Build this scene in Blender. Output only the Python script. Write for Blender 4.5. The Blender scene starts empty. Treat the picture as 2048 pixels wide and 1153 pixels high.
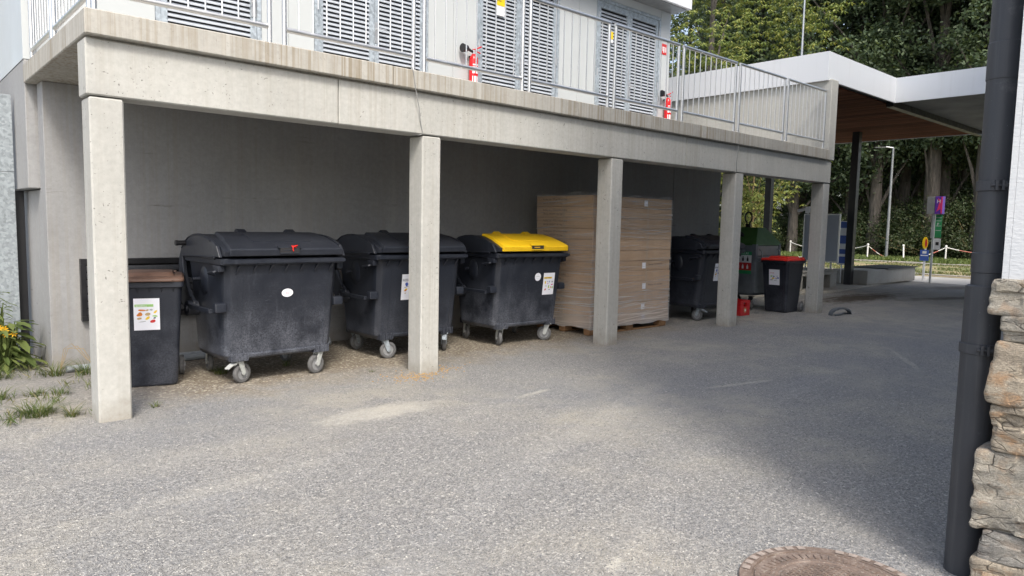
import bpy, bmesh, math, random
import numpy as np
from mathutils import Vector, Matrix, Euler
R = math.radians
rnd = random.Random(7)
C = bpy.context.scene.collection
sc = bpy.context.scene

# ------------------------------------------------------------------ camera, sky, sun, exposure
yaw, pitch, roll = R(47.8116), R(5.16), R(1.1484)
f_ = Vector((math.cos(yaw)*math.cos(pitch), math.sin(yaw)*math.cos(pitch), -math.sin(pitch)))
r_ = Vector((math.sin(yaw), -math.cos(yaw), 0))
u_ = r_.cross(f_)
r2 = r_*math.cos(roll) + u_*math.sin(roll)
u2 = u_*math.cos(roll) - r_*math.sin(roll)
cam_d = bpy.data.cameras.new('camera'); cam = bpy.data.objects.new('camera', cam_d); C.objects.link(cam)
M3 = Matrix((r2, u2, -f_)).transposed()
cam.matrix_world = Matrix.Translation((0, 0, 1.6)) @ M3.to_4x4()
cam_d.sensor_width = 36; cam_d.lens = 1417/2048*36; cam_d.clip_start = 0.05; cam_d.clip_end = 2000
sc.camera = cam

SUN_EL = R(50); SUN_DIR = Vector((-0.46, -0.888, 0)).normalized()
w = bpy.data.worlds.new('World'); sc.world = w; w.use_nodes = True
nt = w.node_tree; bg = nt.nodes['Background']
sky = nt.nodes.new('ShaderNodeTexSky'); sky.sky_type = 'NISHITA'; sky.sun_disc = False
sky.sun_elevation = SUN_EL; sky.sun_rotation = math.atan2(SUN_DIR.x, SUN_DIR.y)
sky.air_density = 1.0; sky.dust_density = 4.0; sky.ozone_density = 1.0
hs = nt.nodes.new('ShaderNodeHueSaturation'); hs.inputs['Saturation'].default_value = 0.75   # thin bright cloud: a whiter sky
nt.links.new(sky.outputs[0], hs.inputs['Color']); nt.links.new(hs.outputs[0], bg.inputs[0])
bg.inputs[1].default_value = 0.15
sd = bpy.data.lights.new('sun', 'SUN'); sd.energy = 1.35; sd.angle = R(11); sd.color = (1, 0.955, 0.88)
so = bpy.data.objects.new('sun', sd); C.objects.link(so)
ld = -(SUN_DIR*math.cos(SUN_EL) + Vector((0, 0, math.sin(SUN_EL))))
so.rotation_euler = ld.to_track_quat('-Z', 'Y').to_euler(); so.location = (-5, -8, 12)
sc.view_settings.view_transform = 'Standard'; sc.view_settings.look = 'None'
sc.view_settings.exposure = 1.03; sc.view_settings.gamma = 1; sc.view_settings.use_curve_mapping = False

# ------------------------------------------------------------------ materials
class NT:
    def __init__(s, name):
        s.m = bpy.data.materials.new(name); s.m.use_nodes = True; s.t = s.m.node_tree
        s.b = s.t.nodes['Principled BSDF']; s.out = s.t.nodes['Material Output']
    def n(s, ty, **kw):
        x = s.t.nodes.new('ShaderNode'+ty)
        for k, v in kw.items(): setattr(x, k, v)
        return x
    def l(s, a, b): s.t.links.new(a, b)
    def val(s, sock, v):
        if hasattr(v, 'links') or isinstance(v, bpy.types.NodeSocket): s.l(v, sock)
        else: sock.default_value = v
    def pos(s): return s.n('NewGeometry').outputs['Position']
    def obj(s): return s.n('TexCoord').outputs['Object']
    def mapp(s, vec, scale=(1, 1, 1), loc=(0, 0, 0)):
        m = s.n('Mapping'); s.l(vec, m.inputs[0]); m.inputs['Scale'].default_value = scale; m.inputs['Location'].default_value = loc
        return m.outputs[0]
    def noise(s, vec, scale, detail=3, rough=.6):
        x = s.n('TexNoise'); s.l(vec, x.inputs['Vector']); x.inputs['Scale'].default_value = scale
        x.inputs['Detail'].default_value = detail; x.inputs['Roughness'].default_value = rough
        return x.outputs['Fac']
    def vor(s, vec, scale, feature='F1', out='Distance'):
        x = s.n('TexVoronoi', feature=feature); s.l(vec, x.inputs['Vector']); x.inputs['Scale'].default_value = scale
        return x.outputs[out]
    def ramp(s, fac, stops):
        x = s.n('ValToRGB'); s.l(fac, x.inputs[0]); e = x.color_ramp.elements
        while len(e) < len(stops): e.new(.5)
        for i, (p, c) in enumerate(stops):
            e[i].position = p; e[i].color = (c if isinstance(c, tuple) else (c, c, c)) + (1,)
        return x.outputs[0]
    def rng(s, v, a, b, c=0., d=1.):
        x = s.n('MapRange'); s.l(v, x.inputs[0])
        for i, q in enumerate((a, b, c, d)): x.inputs[i+1].default_value = q
        return x.outputs[0]
    def math(s, op, a, b=0.):
        x = s.n('Math', operation=op); s.val(x.inputs[0], a); s.val(x.inputs[1], b); x.use_clamp = False
        return x.outputs[0]
    def mix(s, fac, a, b, blend='MIX'):
        x = s.n('Mix', data_type='RGBA', blend_type=blend)
        s.val(x.inputs[0], fac)
        for i, v in ((6, a), (7, b)):
            if isinstance(v, tuple): v = v if len(v) == 4 else v+(1,)
            s.val(x.inputs[i], v)
        return x.outputs[2]
    def bump(s, h, strength=.3, dist=.01, prev=None):
        x = s.n('Bump'); s.l(h, x.inputs['Height']); x.inputs['Strength'].default_value = strength; x.inputs['Distance'].default_value = dist
        if prev is not None: s.l(prev, x.inputs['Normal'])
        return x.outputs[0]
    def fin(s, col=None, rough=None, nrm=None, metal=None, spec=None):
        if col is not None: s.val(s.b.inputs['Base Color'], col if not isinstance(col, tuple) else col+(1,))
        if rough is not None: s.val(s.b.inputs['Roughness'], rough)
        if nrm is not None: s.l(nrm, s.b.inputs['Normal'])
        if metal is not None: s.b.inputs['Metallic'].default_value = metal
        if spec is not None: s.b.inputs['Specular IOR Level'].default_value = spec
        return s.m

def plain(name, col, rough=.5, metal=0, var=.15, scale=12, bump=.08, spec=None, space='obj'):
    t = NT(name); v = t.obj() if space == 'obj' else t.pos()
    n = t.noise(v, scale, 5); f = t.rng(n, .3, .7, 1-var, 1+var)
    c = t.mix(1., col, f, 'MULTIPLY')
    r = t.rng(t.noise(v, scale*.6, 3), .3, .7, max(.05, rough-.1), min(1, rough+.1))
    return t.fin(c, r, t.bump(t.noise(v, scale*6, 3), bump, .004) if bump else None, metal, spec)

def concrete(name, base=(.43, .41, .365), streak=.3, pores=.8, scuff=.25):
    t = NT(name); p = t.pos()
    big = t.noise(p, .9, 5, .6); fine = t.noise(p, 22, 6, .7)
    c = t.mix(t.rng(big, .35, .65), tuple(x*.9 for x in base), tuple(min(1, x*1.06) for x in base))
    c = t.mix(1., c, t.rng(fine, .3, .7, .9, 1.08), 'MULTIPLY')
    st = t.noise(t.mapp(p, (26, 26, .30)), 1.0, 5, .7)
    st2 = t.noise(p, .5, 2)
    f = t.math('MULTIPLY', t.rng(st, .46, .60), t.rng(st2, .30, .55))
    c = t.mix(t.math('MULTIPLY', f, streak*.8), c, (.25, .205, .14))
    light = t.math('MULTIPLY', t.rng(t.noise(t.mapp(p, (7, 7, .25), (3, 1, 2)), 1.0, 3), .55, .75), streak*.6)
    c = t.mix(light, c, (.55, .54, .50))
    wp = t.n('VectorMath', operation='ADD'); t.l(p, wp.inputs[0]); wn = t.n('TexNoise'); t.l(p, wn.inputs['Vector']); wn.inputs['Scale'].default_value = 9; wsc = t.n('VectorMath', operation='SCALE'); t.l(wn.outputs['Color'], wsc.inputs[0]); wsc.inputs['Scale'].default_value = .16; t.l(wsc.outputs[0], wp.inputs[1])
    vd = t.vor(t.mapp(wp.outputs[0], (1, 1, 1.3)), 26); msk = t.rng(t.noise(p, 1.3, 2), .36, .52)
    szv = t.rng(t.noise(p, 14, 2), .42, .72, .02, .26); po = t.math('MULTIPLY', t.rng(t.math('SUBTRACT', vd, szv), -.03, .03, 1, 0), msk)
    vd2 = t.vor(t.mapp(wp.outputs[0], (1, 1, 1.6), (3, 5, 1)), 9); po2 = t.math('MULTIPLY', t.rng(vd2, .05, .10, .8, 0), t.rng(t.noise(p, .9, 2), .50, .58))
    po = t.math('MAXIMUM', po, po2)
    c = t.mix(t.math('MULTIPLY', po, pores), c, (.10, .095, .085))
    xz = t.n('SeparateXYZ'); t.l(p, xz.inputs[0])
    sp = t.math('ADD', xz.outputs['Z'], t.math('MULTIPLY', t.math('SUBTRACT', t.noise(p, 6, 5, .7), .5), .5))
    c = t.mix(t.rng(sp, -.02, .20, .55, 0), c, (.23, .20, .155))
    sc_ = t.rng(t.noise(t.mapp(p, (1.6, 1.6, 17), (2, 7, 3)), 1.0, 5, .7), .64, .74)
    c = t.mix(t.math('MULTIPLY', t.math('MULTIPLY', sc_, scuff), t.rng(t.noise(p, 1.3, 2), .45, .6)), c, (.13, .12, .11))
    h = t.math('SUBTRACT', t.noise(p, 60, 4), t.math('MULTIPLY', po, 1.2))
    return t.fin(c, .82, t.bump(h, .25, .006), 0, .3)

def gravel_mat():
    t = NT('gravel'); p = t.pos()
    x = t.n('SeparateXYZ'); t.l(p, x.inputs[0])
    wob = t.n('Mix', data_type='VECTOR')
    cells = t.vor(p, 84, out='Color'); bw = t.n('SeparateColor'); t.l(cells, bw.inputs[0])
    cells2 = t.vor(p, 170, out='Color'); bw2 = t.n('SeparateColor'); t.l(cells2, bw2.inputs[0])
    c = t.ramp(bw.outputs[0], [(0, (.135, .136, .138)), (.3, (.24, .238, .232)), (.65, (.315, .308, .292)), (.92, (.40, .388, .362)), (1, (.54, .52, .48))])
    c2 = t.ramp(bw2.outputs[1], [(0, (.13, .13, .13)), (.5, (.27, .265, .253)), (1, (.41, .395, .37))])
    pick = t.rng(t.noise(p, 30, 2), .44, .56)
    c = t.mix(pick, c, c2)
    # broad wear: sandy fines worn between the stones, and bluer fresh chippings
    big = t.noise(p, .42, 5, .62); mid = t.noise(p, 2.2, 5, .65)
    sand = t.math('MULTIPLY', t.rng(big, .42, .60), t.rng(mid, .34, .60))
    c = t.mix(t.math('MULTIPLY', sand, .7), c, (.42, .39, .325))
    blue = t.rng(t.noise(t.mapp(p, (1, 1, 1), (9, 4, 0)), .33, 4), .48, .66)
    c = t.mix(t.math('MULTIPLY', blue, .35), c, (.185, .20, .225))
    tr = t.noise(t.mapp(p, (.18, 1.6, 1)), 1.0, 4, .6)           # wheel tracks along the yard
    c = t.mix(t.math('MULTIPLY', t.rng(tr, .52, .7), .35), c, (.37, .355, .32))
    # trodden brown earth below the terrace
    yy = t.math('ADD', x.outputs['Y'], t.math('MULTIPLY', t.math('SUBTRACT', mid, .5), 1.6))
    e = t.math('MULTIPLY', t.rng(yy, 6.1, 6.9), t.math('MULTIPLY', t.rng(x.outputs['X'], 8.2, 10.5, 1, 0), t.rng(x.outputs['X'], 1.3, 2.2, .25, 1)))
    e = t.math('MULTIPLY', e, t.rng(yy, 9.5, 10.2, 1, 0))
    chips = t.vor(p, 48, out='Color'); cb = t.n('SeparateColor'); t.l(chips, cb.inputs[0])
    earth = t.ramp(cb.outputs[2], [(0, (.14, .112, .078)), (.6, (.20, .165, .12)), (.86, (.25, .215, .16)), (.95, (.40, .36, .28)), (1, (.46, .42, .34))])
    c = t.mix(t.math('MULTIPLY', e, .88), c, earth)
    # pale sandy patches
    def spot(cx, cy, rx, ry, ang):
        dx = t.math('SUBTRACT', x.outputs['X'], cx); dy = t.math('SUBTRACT', x.outputs['Y'], cy)
        ca, sa = math.cos(ang), math.sin(ang)
        a = t.math('ADD', t.math('MULTIPLY', dx, ca/rx), t.math('MULTIPLY', dy, sa/rx))
        b = t.math('ADD', t.math('MULTIPLY', dx, -sa/ry), t.math('MULTIPLY', dy, ca/ry))
        d = t.math('SQRT', t.math('ADD', t.math('MULTIPLY', a, a), t.math('MULTIPLY', b, b)))
        d = t.math('ADD', d, t.math('MULTIPLY', t.math('SUBTRACT', t.noise(p, 4, 5, .7), .5), 2.2))
        return t.rng(d, .45, 1.05, 1, 0)
    pale = t.math('MULTIPLY', spot(3.15, 5.05, .66, .24, .0), .72)
    pale = t.math('MAXIMUM', pale, t.math('MULTIPLY', spot(4.6, 4.75, .30, .05, .15), .7))
    pale = t.math('MAXIMUM', pale, t.math('MULTIPLY', spot(2.55, 2.05, .10, .05, .5), .9))
    pale = t.math('MAXIMUM', pale, t.math('MULTIPLY', spot(1.5, 4.2, .9, .10, .1), .3))
    pale = t.math('MAXIMUM', pale, t.math('MULTIPLY', spot(6.6, 3.75, .55, .05, -.25), .6))
    pale = t.math('MAXIMUM', pale, t.math('MULTIPLY', spot(9.6, 3.2, .9, .05, .55), .5))
    c = t.mix(t.math('MULTIPLY', pale, .8), c, t.mix(cb.outputs[0], (.42, .395, .335), (.50, .475, .41)))
    def band(pts, wd, amt):
        nonlocal pale
        for (x0, y0), (x1, y1) in zip(pts, pts[1:]):
            pale = t.math('MAXIMUM', pale, t.math('MULTIPLY', spot((x0+x1)/2, (y0+y1)/2, math.hypot(x1-x0, y1-y0)*.62, wd, math.atan2(y1-y0, x1-x0)), amt))
    band([(.9, 2.05), (2.1, 2.85), (3.8, 3.55), (6.2, 4.35)], .17, .42); band([(1.2, 4.05), (2.7, 4.35), (5.0, 4.9), (9.0, 5.3)], .16, .38); band([(2.4, 1.9), (3.6, 2.5), (5.5, 3.1), (9.0, 3.6)], .15, .35)
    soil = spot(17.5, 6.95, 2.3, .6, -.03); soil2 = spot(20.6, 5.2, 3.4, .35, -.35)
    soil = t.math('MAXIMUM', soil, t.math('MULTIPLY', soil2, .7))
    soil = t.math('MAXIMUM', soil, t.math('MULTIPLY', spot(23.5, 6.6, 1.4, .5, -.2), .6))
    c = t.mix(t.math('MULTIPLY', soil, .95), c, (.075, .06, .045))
    d1 = t.vor(p, 84); d2 = t.vor(p, 170)
    h = t.mix(pick, d1, d2)
    h = t.math('MULTIPLY', h, t.math('SUBTRACT', 1., t.math('MULTIPLY', t.math('MAXIMUM', e, pale), .65)))
    nb = t.bump(h, .85, .012); nb = t.bump(t.noise(p, 5, 5, .7), .35, .05, nb)
    return t.fin(c, .9, nb, 0, .25)

def leaf_mat(name, cols, trans=.28):
    t = NT(name); g = t.n('NewGeometry'); oi = t.n('ObjectInfo')
    a = t.math('ADD', t.math('MULTIPLY', g.outputs['Random Per Island'], .85), t.math('MULTIPLY', oi.outputs['Random'], .15))
    c = t.ramp(a, [(i/(len(cols)-1), q) for i, q in enumerate(cols)])
    t.fin(c, .55, None, 0, .35)
    tr = t.n('BsdfTranslucent'); t.l(t.mix(1., c, (1.3, 1.25, .6), 'MULTIPLY'), tr.inputs[0])
    ms = t.n('MixShader'); ms.inputs[0].default_value = trans
    t.l(t.b.outputs[0], ms.inputs[1]); t.l(tr.outputs[0], ms.inputs[2]); t.l(ms.outputs[0], t.out.inputs[0])
    return t.m

def bark_mat():
    t = NT('bark'); p = t.obj()
    n = t.noise(t.mapp(p, (9, 9, 1.6)), 1.0, 6, .7)
    c = t.ramp(n, [(.3, (.03, .027, .023)), (.55, (.095, .083, .07)), (.75, (.165, .148, .125))])
    return t.fin(c, .9, t.bump(n, .8, .06))

def steel_mat():
    t = NT('stainless_steel'); p = t.obj()
    n = t.noise(t.mapp(p, (3, 3, 40)), 2.0, 3)
    return t.fin(t.mix(t.rng(n, .3, .7), (.66, .655, .64), (.78, .775, .76)), t.rng(n, .3, .7, .32, .46), None, 1)

def galv_mat(name='galvanised_steel', base=(.40, .45, .49), metal=.35, scale=30):
    t = NT(name); p = t.pos()
    v = t.vor(p, scale, out='Color'); b = t.n('SeparateColor'); t.l(v, b.inputs[0])
    n = t.noise(p, scale*.35, 4, .6)
    f = t.math('ADD', t.math('MULTIPLY', b.outputs[0], .45), t.math('MULTIPLY', n, .6))
    c = t.mix(t.rng(f, .25, .85), tuple(x*.72 for x in base), tuple(min(1, x*1.25) for x in base))
    return t.fin(c, t.rng(f, .2, .8, .38, .6), None, metal, .4)

def bin_plastic(name, dust=.5, base=(.013, .016, .024)):
    t = NT(name); o = t.obj(); x = t.n('SeparateXYZ'); t.l(o, x.inputs[0])
    n = t.noise(o, 3.5, 6, .65); sp = t.noise(o, 70, 4, .7)
    st = t.noise(t.mapp(o, (16, 16, 1.2)), 1.0, 5, .6)
    low = t.rng(x.outputs['Z'], .25, .85, 1.0, .12)
    d = t.math('MULTIPLY', t.math('MULTIPLY', t.rng(n, .34, .60), low), t.rng(sp, .36, .62, .2, 1.0))
    d = t.math('ADD', t.math('MULTIPLY', d, dust), t.math('MULTIPLY', t.rng(st, .58, .75), dust*.22))
    scr = t.rng(t.vor(t.mapp(o, (1.2, 1.2, 26)), 2.2, 'DISTANCE_TO_EDGE'), .004, .010, 1, 0)
    d = t.math('ADD', d, t.math('MULTIPLY', t.math('MULTIPLY', scr, t.rng(t.noise(o, 2.3, 2), .58, .66)), dust*.5))
    c = t.mix(d, base, (.18, .193, .228))
    return t.fin(c, t.rng(n, .3, .7, .33, .5), t.bump(sp, .10, .003), 0, .5)

def wood_mat(name, a, b, rough=.7):
    t = NT(name); p = t.pos(); g = t.n('ObjectInfo')
    n = t.noise(t.mapp(p, (14, 1.0, 14)), 1.0, 5, .6)
    c = t.mix(t.rng(n, .3, .7), a, b); c = t.mix(1., c, t.rng(g.outputs['Random'], 0, 1, .6, 1.35), 'MULTIPLY')
    return t.fin(c, rough, t.bump(n, .2, .004), 0, .1)

def card_mat():
    t = NT('cardboard'); o = t.obj(); g = t.n('ObjectInfo')
    n = t.noise(t.mapp(o, (2, 2, 9)), 1.5, 5, .6); m = t.noise(t.mapp(o, (60, 60, 2)), 1, 2)
    c = t.mix(t.rng(n, .3, .7), (.40, .27, .165), (.49, .34, .215))
    c = t.mix(1., c, t.rng(g.outputs['Random'], 0, 1, .88, 1.1), 'MULTIPLY'); c = t.mix(1., c, t.rng(m, .3, .7, .96, 1.04), 'MULTIPLY')
    return t.fin(c, .8, None, 0, .25)

def film_mat():
    t = NT('stretch_film'); o = t.pos()
    x = t.n('SeparateXYZ'); t.l(o, x.inputs[0])
    v = t.math('ADD', x.outputs['Z'], t.math('MULTIPLY', t.math('ADD', x.outputs['X'], x.outputs['Y']), .02))
    cv = t.n('CombineXYZ'); t.l(t.math('MULTIPLY', x.outputs['X'], .8), cv.inputs[0]); t.l(t.math('MULTIPLY', x.outputs['Y'], .8), cv.inputs[1]); t.l(t.math('MULTIPLY', v, 42), cv.inputs[2])
    n = t.noise(cv.outputs[0], 1.0, 6, .65)
    v2 = t.math('SUBTRACT', x.outputs['Z'], t.math('MULTIPLY', t.math('SUBTRACT', x.outputs['X'], x.outputs['Y']), .07))
    cv2 = t.n('CombineXYZ'); t.l(x.outputs['X'], cv2.inputs[0]); t.l(x.outputs['Y'], cv2.inputs[1]); t.l(t.math('MULTIPLY', v2, 60), cv2.inputs[2])
    n2 = t.noise(cv2.outputs[0], 1.0, 5, .6)
    k = t.math('MAXIMUM', t.rng(n, .52, .66), t.rng(n2, .54, .68))
    lowz = t.rng(x.outputs['Z'], .1, .9, .30, .0)
    a = t.math('ADD', t.math('ADD', t.math('MULTIPLY', k, .34), .06), lowz)
    t.fin((.80, .79, .77), .28, t.bump(n, .6, .01), 0, .6)
    tr = t.n('BsdfTransparent'); ms = t.n('MixShader'); t.l(a, ms.inputs[0])
    t.l(tr.outputs[0], ms.inputs[1]); t.l(t.b.outputs[0], ms.inputs[2]); t.l(ms.outputs[0], t.out.inputs[0])
    return t.m

def stone_mat(name, a, b, rust):
    t = NT(name); o = t.pos()
    wv = t.n('VectorMath', operation='ADD'); t.l(o, wv.inputs[0]); wn = t.n('TexNoise'); t.l(o, wn.inputs['Vector']); wn.inputs['Scale'].default_value = 6; ws = t.n('VectorMath', operation='SCALE'); t.l(wn.outputs['Color'], ws.inputs[0]); ws.inputs['Scale'].default_value = .09; t.l(ws.outputs[0], wv.inputs[1]); q = wv.outputs[0]
    n = t.noise(t.mapp(q, (1, 1, 2.0)), 7, 8, .7); fn = t.noise(t.mapp(q, (1, 1, 2.6)), 60, 8, .75); gr = t.noise(o, 190, 3, .6)
    c = t.mix(t.rng(n, .38, .62), a, b)
    c = t.mix(1., c, t.rng(fn, .32, .68, .55, 1.35), 'MULTIPLY'); c = t.mix(1., c, t.rng(gr, .3, .7, .78, 1.22), 'MULTIPLY')
    rs = t.rng(t.noise(t.mapp(q, (1, 1, 1.5), (4, 2, 1)), 8, 6, .65), .50, .62)
    c = t.mix(t.math('MULTIPLY', t.math('MULTIPLY', rs, rust), t.rng(fn, .35, .6, .5, 1)), c, (.36, .175, .06))
    cr = t.vor(t.mapp(q, (5, 5, 15)), 1.6, 'DISTANCE_TO_EDGE'); ck = t.rng(cr, .0, .035, 1, 0)
    ck = t.math('MULTIPLY', ck, t.rng(t.noise(o, 9, 3), .45, .6))
    c = t.mix(t.math('MULTIPLY', ck, .8), c, (.06, .05, .042))
    h = t.math('SUBTRACT', t.math('ADD', fn, t.math('MULTIPLY', gr, .35)), t.math('MULTIPLY', ck, .9))
    return t.fin(c, .9, t.bump(h, .8, .014), 0, .2)

def pipe_mat():
    t = NT('anthracite_paint'); p = t.obj()
    n = t.noise(p, 3, 5, .6); st = t.noise(t.mapp(p, (22, 22, .8)), 1.0, 5, .65); f = t.noise(p, 55, 4, .7)
    d = t.math('ADD', t.math('MULTIPLY', t.rng(st, .50, .75), .30), t.math('MULTIPLY', t.rng(t.noise(p, 7, 6, .75), .60, .72), .35))
    c = t.mix(d, (.050, .053, .060), (.17, .17, .17))
    sp = t.rng(t.vor(p, 34), .03, .06, 1, 0); c = t.mix(t.math('MULTIPLY', sp, t.rng(t.noise(p, 4, 2), .5, .6)), c, (.30, .30, .29))
    return t.fin(c, t.rng(n, .3, .7, .38, .6), t.bump(f, .12, .004), .1, .45)

def fascia_mat():
    t = NT('white_fascia'); p = t.pos()
    st = t.noise(t.mapp(p, (9, 9, .3)), 1.0, 5, .6); n = t.noise(p, 1.3, 4)
    d = t.math('MULTIPLY', t.rng(st, .52, .75), t.rng(n, .35, .65))
    c = t.mix(t.math('MULTIPLY', d, .35), (.66, .68, .705), (.46, .465, .46))
    return t.fin(c, t.rng(n, .3, .7, .35, .5), None, 0, .4)

def render_mat():
    t = NT('white_render'); p = t.pos()
    n = t.noise(t.mapp(p, (30, 30, 90)), 1.0, 4, .6)
    c = t.mix(t.rng(t.noise(p, 3, 4), .3, .7), (.53, .55, .57), (.59, .605, .615))
    return t.fin(c, .8, t.bump(n, .5, .006))

def grass_ground(name, dry):
    t = NT(name); p = t.pos()
    n = t.noise(p, .55, 5, .65); f = t.noise(p, 9, 5, .7)
    k = t.math('ADD', t.math('MULTIPLY', n, .75), t.math('MULTIPLY', f, .3))
    c = t.ramp(k, [(.36, (.075, .11, .035)), (.48, (.14, .17, .06)), (.56-dry*.04, (.25, .22, .11)), (.66, (.36, .265, .17))])
    return t.fin(c, .95, t.bump(f, .8, .06))

def pave_mat():
    t = NT('pale_asphalt'); p = t.pos()
    c = t.mix(t.rng(t.noise(p, .7, 5), .3, .7), (.42, .405, .375), (.50, .485, .45))
    c = t.mix(1., c, t.rng(t.noise(p, 40, 3), .3, .7, .9, 1.1), 'MULTIPLY')
    return t.fin(c, .9)

def rust_mat():
    t = NT('rusty_cast_iron'); p = t.pos()
    n = t.noise(p, 9, 6, .7); f = t.noise(p, 70, 4, .7)
    c = t.ramp(n, [(.3, (.105, .082, .07)), (.5, (.17, .125, .10)), (.7, (.27, .22, .185))])
    c = t.mix(t.rng(f, .55, .72), c, (.34, .31, .27))
    return t.fin(c, .85, t.bump(f, .5, .005), .1)

MT = dict(
 concrete=concrete('concrete', (.465, .462, .43), .26, .62), slab=concrete('stained_concrete', (.43, .415, .375), 1.0, .2),
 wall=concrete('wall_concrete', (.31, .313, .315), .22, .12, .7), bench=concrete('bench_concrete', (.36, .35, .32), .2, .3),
 pad=concrete('pad_concrete', (.44, .425, .385), .1, .2),
 gravel=gravel_mat(), steel=steel_mat(), galv=galv_mat(), sheet=galv_mat('galvanised_sheet', (.31, .345, .365), .3, 40),
 slat=plain('zinc_slat', (.44, .475, .52), .5, .1, .08, 4, 0), white=plain('white_panel', (.485, .51, .512), .45, 0, .03, 2, 0, space='pos'),
 fascia=fascia_mat(), black=plain('black_paint', (.014, .014, .016), .4, 0, .1),
 dark=plain('dark_void', (.02, .02, .022), .9, 0, .1), bin=bin_plastic('worn_black_plastic', .70), bin_clean=bin_plastic('black_plastic', .30),
 lid=bin_plastic('lid_plastic', .45, (.016, .019, .027)), yellow=plain('yellow_plastic', (.80, .50, .012), .42, 0, .06, 5, .05),
 brown=plain('brown_plastic', (.125, .073, .052), .5, 0, .1, 8, .05), redlid=plain('red_plastic', (.62, .03, .022), .4, 0, .06, 5, .05),
 redcrate=plain('crate_red', (.55, .018, .022), .4, 0, .08, 8, .05), rubber=plain('grey_rubber', (.13, .13, .13), .8, 0, .2, 25, .1),
 castor=plain('painted_bracket', (.50, .52, .50), .5, .2, .15, 20, .05), hub=plain('hub_plastic', (.26, .265, .27), .6, 0, .15, 20, .05),
 paper=plain('paper', (.80, .81, .86), .6, 0, .02, 6, 0), ink=plain('black_ink', (.03, .03, .035), .7, 0, 0, 5, 0),
 inkbrown=plain('brown_ink', (.06, .04, .03), .8, 0, 0, 5, 0),
 inkred=plain('red_ink', (.55, .03, .03), .6, 0, 0, 5, 0), inkgreen=plain('green_ink', (.30, .55, .16), .6, 0, 0, 5, 0),
 inkorange=plain('orange_ink', (.62, .20, .03), .6, 0, 0, 5, 0), inkyellow=plain('yellow_ink', (.80, .56, .03), .6, 0, 0, 5, 0),
 inkblue=plain('blue_ink', (.05, .10, .42), .6, 0, 0, 5, 0), inkpink=plain('pink_ink', (.55, .06, .25), .6, 0, 0, 5, 0),
 inkgrey=plain('grey_ink', (.40, .41, .43), .6, 0, 0, 5, 0), inktan=plain('tan_ink', (.48, .34, .16), .6, 0, 0, 5, 0),
 tape=plain('packing_tape', (.40, .285, .18), .35, 0, .05, 9, 0), card=card_mat(), film=film_mat(), wood=wood_mat('pallet_wood', (.20, .115, .06), (.32, .19, .10)),
 soffit=wood_mat('soffit_wood', (.105, .040, .022), (.20, .085, .046), .95), soffit_c=plain('grey_soffit', (.26, .26, .245), .85, 0, .25, 1.2, .1, space='pos'),
 extred=plain('extinguisher_red', (.60, .012, .015), .3, 0, .04, 4, 0), green=plain('green_roof_paint', (.035, .105, .022), .5, 0, .2, 4, .05),
 cgrey=plain('container_grey', (.13, .148, .165), .5, .1, .2, 3, .05), cgrey2=plain('container_panel', (.24, .25, .26), .45, .4, .15, 5, .05),
 bark=bark_mat(), forest=leaf_mat('forest_leaf', [(.032, .055, .03), (.055, .085, .045), (.085, .12, .062), (.13, .165, .09)]),
 chestnut=leaf_mat('chestnut_leaf', [(.07, .105, .032), (.12, .16, .045), (.165, .20, .055), (.225, .24, .07), (.30, .27, .09)]),
 bush=leaf_mat('bush_leaf', [(.02, .036, .014), (.034, .056, .02), (.055, .078, .03), (.10, .10, .055)]),
 weed=leaf_mat('weed_leaf', [(.06, .095, .026), (.11, .15, .042), (.18, .215, .07)]), blade=leaf_mat('grass_blade', [(.05, .085, .022), (.085, .125, .035), (.14, .155, .055), (.26, .215, .115)]),
 drystem=plain('dry_stem', (.34, .25, .13), .9, 0, .2, 20, 0), flower=plain('yellow_petal', (.75, .42, .01), .6, 0, .1, 9, 0),
 pipe=pipe_mat(), render=render_mat(),
 stone_a=stone_mat('pale_gneiss', (.40, .365, .30), (.30, .285, .25), .35), stone_b=stone_mat('rusty_gneiss', (.40, .35, .275), (.32, .275, .215), .6),
 stone_c=stone_mat('grey_gneiss', (.34, .325, .29), (.22, .21, .195), .2), mortar=plain('mortar', (.40, .375, .32), .95, 0, .25, 25, .4, space='pos'),
 rust=rust_mat(), worn=plain('worn_iron', (.30, .25, .215), .8, 0, .25, 60, .1), kerb=concrete('kerb_stone', (.40, .38, .35), .1, .3), verge=grass_ground('verge_grass', 1), land=grass_ground('meadow', 0), path=pave_mat(),
 blueboard=plain('board_blue_grey', (.30, .335, .39), .6, 0, .05, 3, 0), alu=plain('aluminium', (.55, .56, .57), .4, .7, .05, 8, 0),
 signwhite=plain('sign_white', (.78, .79, .80), .4, 0, .02, 4, 0), purple=plain('purple_sign', (.10, .03, .32), .4, 0, .05, 4, 0), pink=plain('pink_sign', (.72, .04, .14), .4, 0, .05, 4, 0),
 signgreen=plain('green_sign', (.03, .27, .10), .4, 0, .05, 4, 0), signblue=plain('blue_sign', (.05, .11, .40), .4, 0, .05, 4, 0), signyellow=plain('yellow_sign', (.82, .56, .01), .4, 0, .04, 4, 0),
 chainw=plain('white_plastic', (.74, .72, .68), .5, 0, .1, 9, 0), chainr=plain('red_white_chain', (.45, .16, .12), .5, 0, .3, 9, 0), hose=plain('grey_rubber_strip', (.12, .135, .15), .5, 0, .2, 20, .1),
 pvc=plain('grey_pvc_pipe', (.30, .325, .34), .5, 0, .15, 14, .05), cable=plain('grey_cable', (.30, .30, .29), .6, 0, .1, 9, 0),
 ribbon=plain('red_ribbon', (.75, .02, .01), .4, 0, .05, 9, 0), brass=plain('emblem_tan', (.45, .33, .14), .5, 0, .1, 9, 0), litter=plain('wood_shaving', (.42, .27, .11), .9, 0, .3, 60, 0),
 pebble=None)
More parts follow.
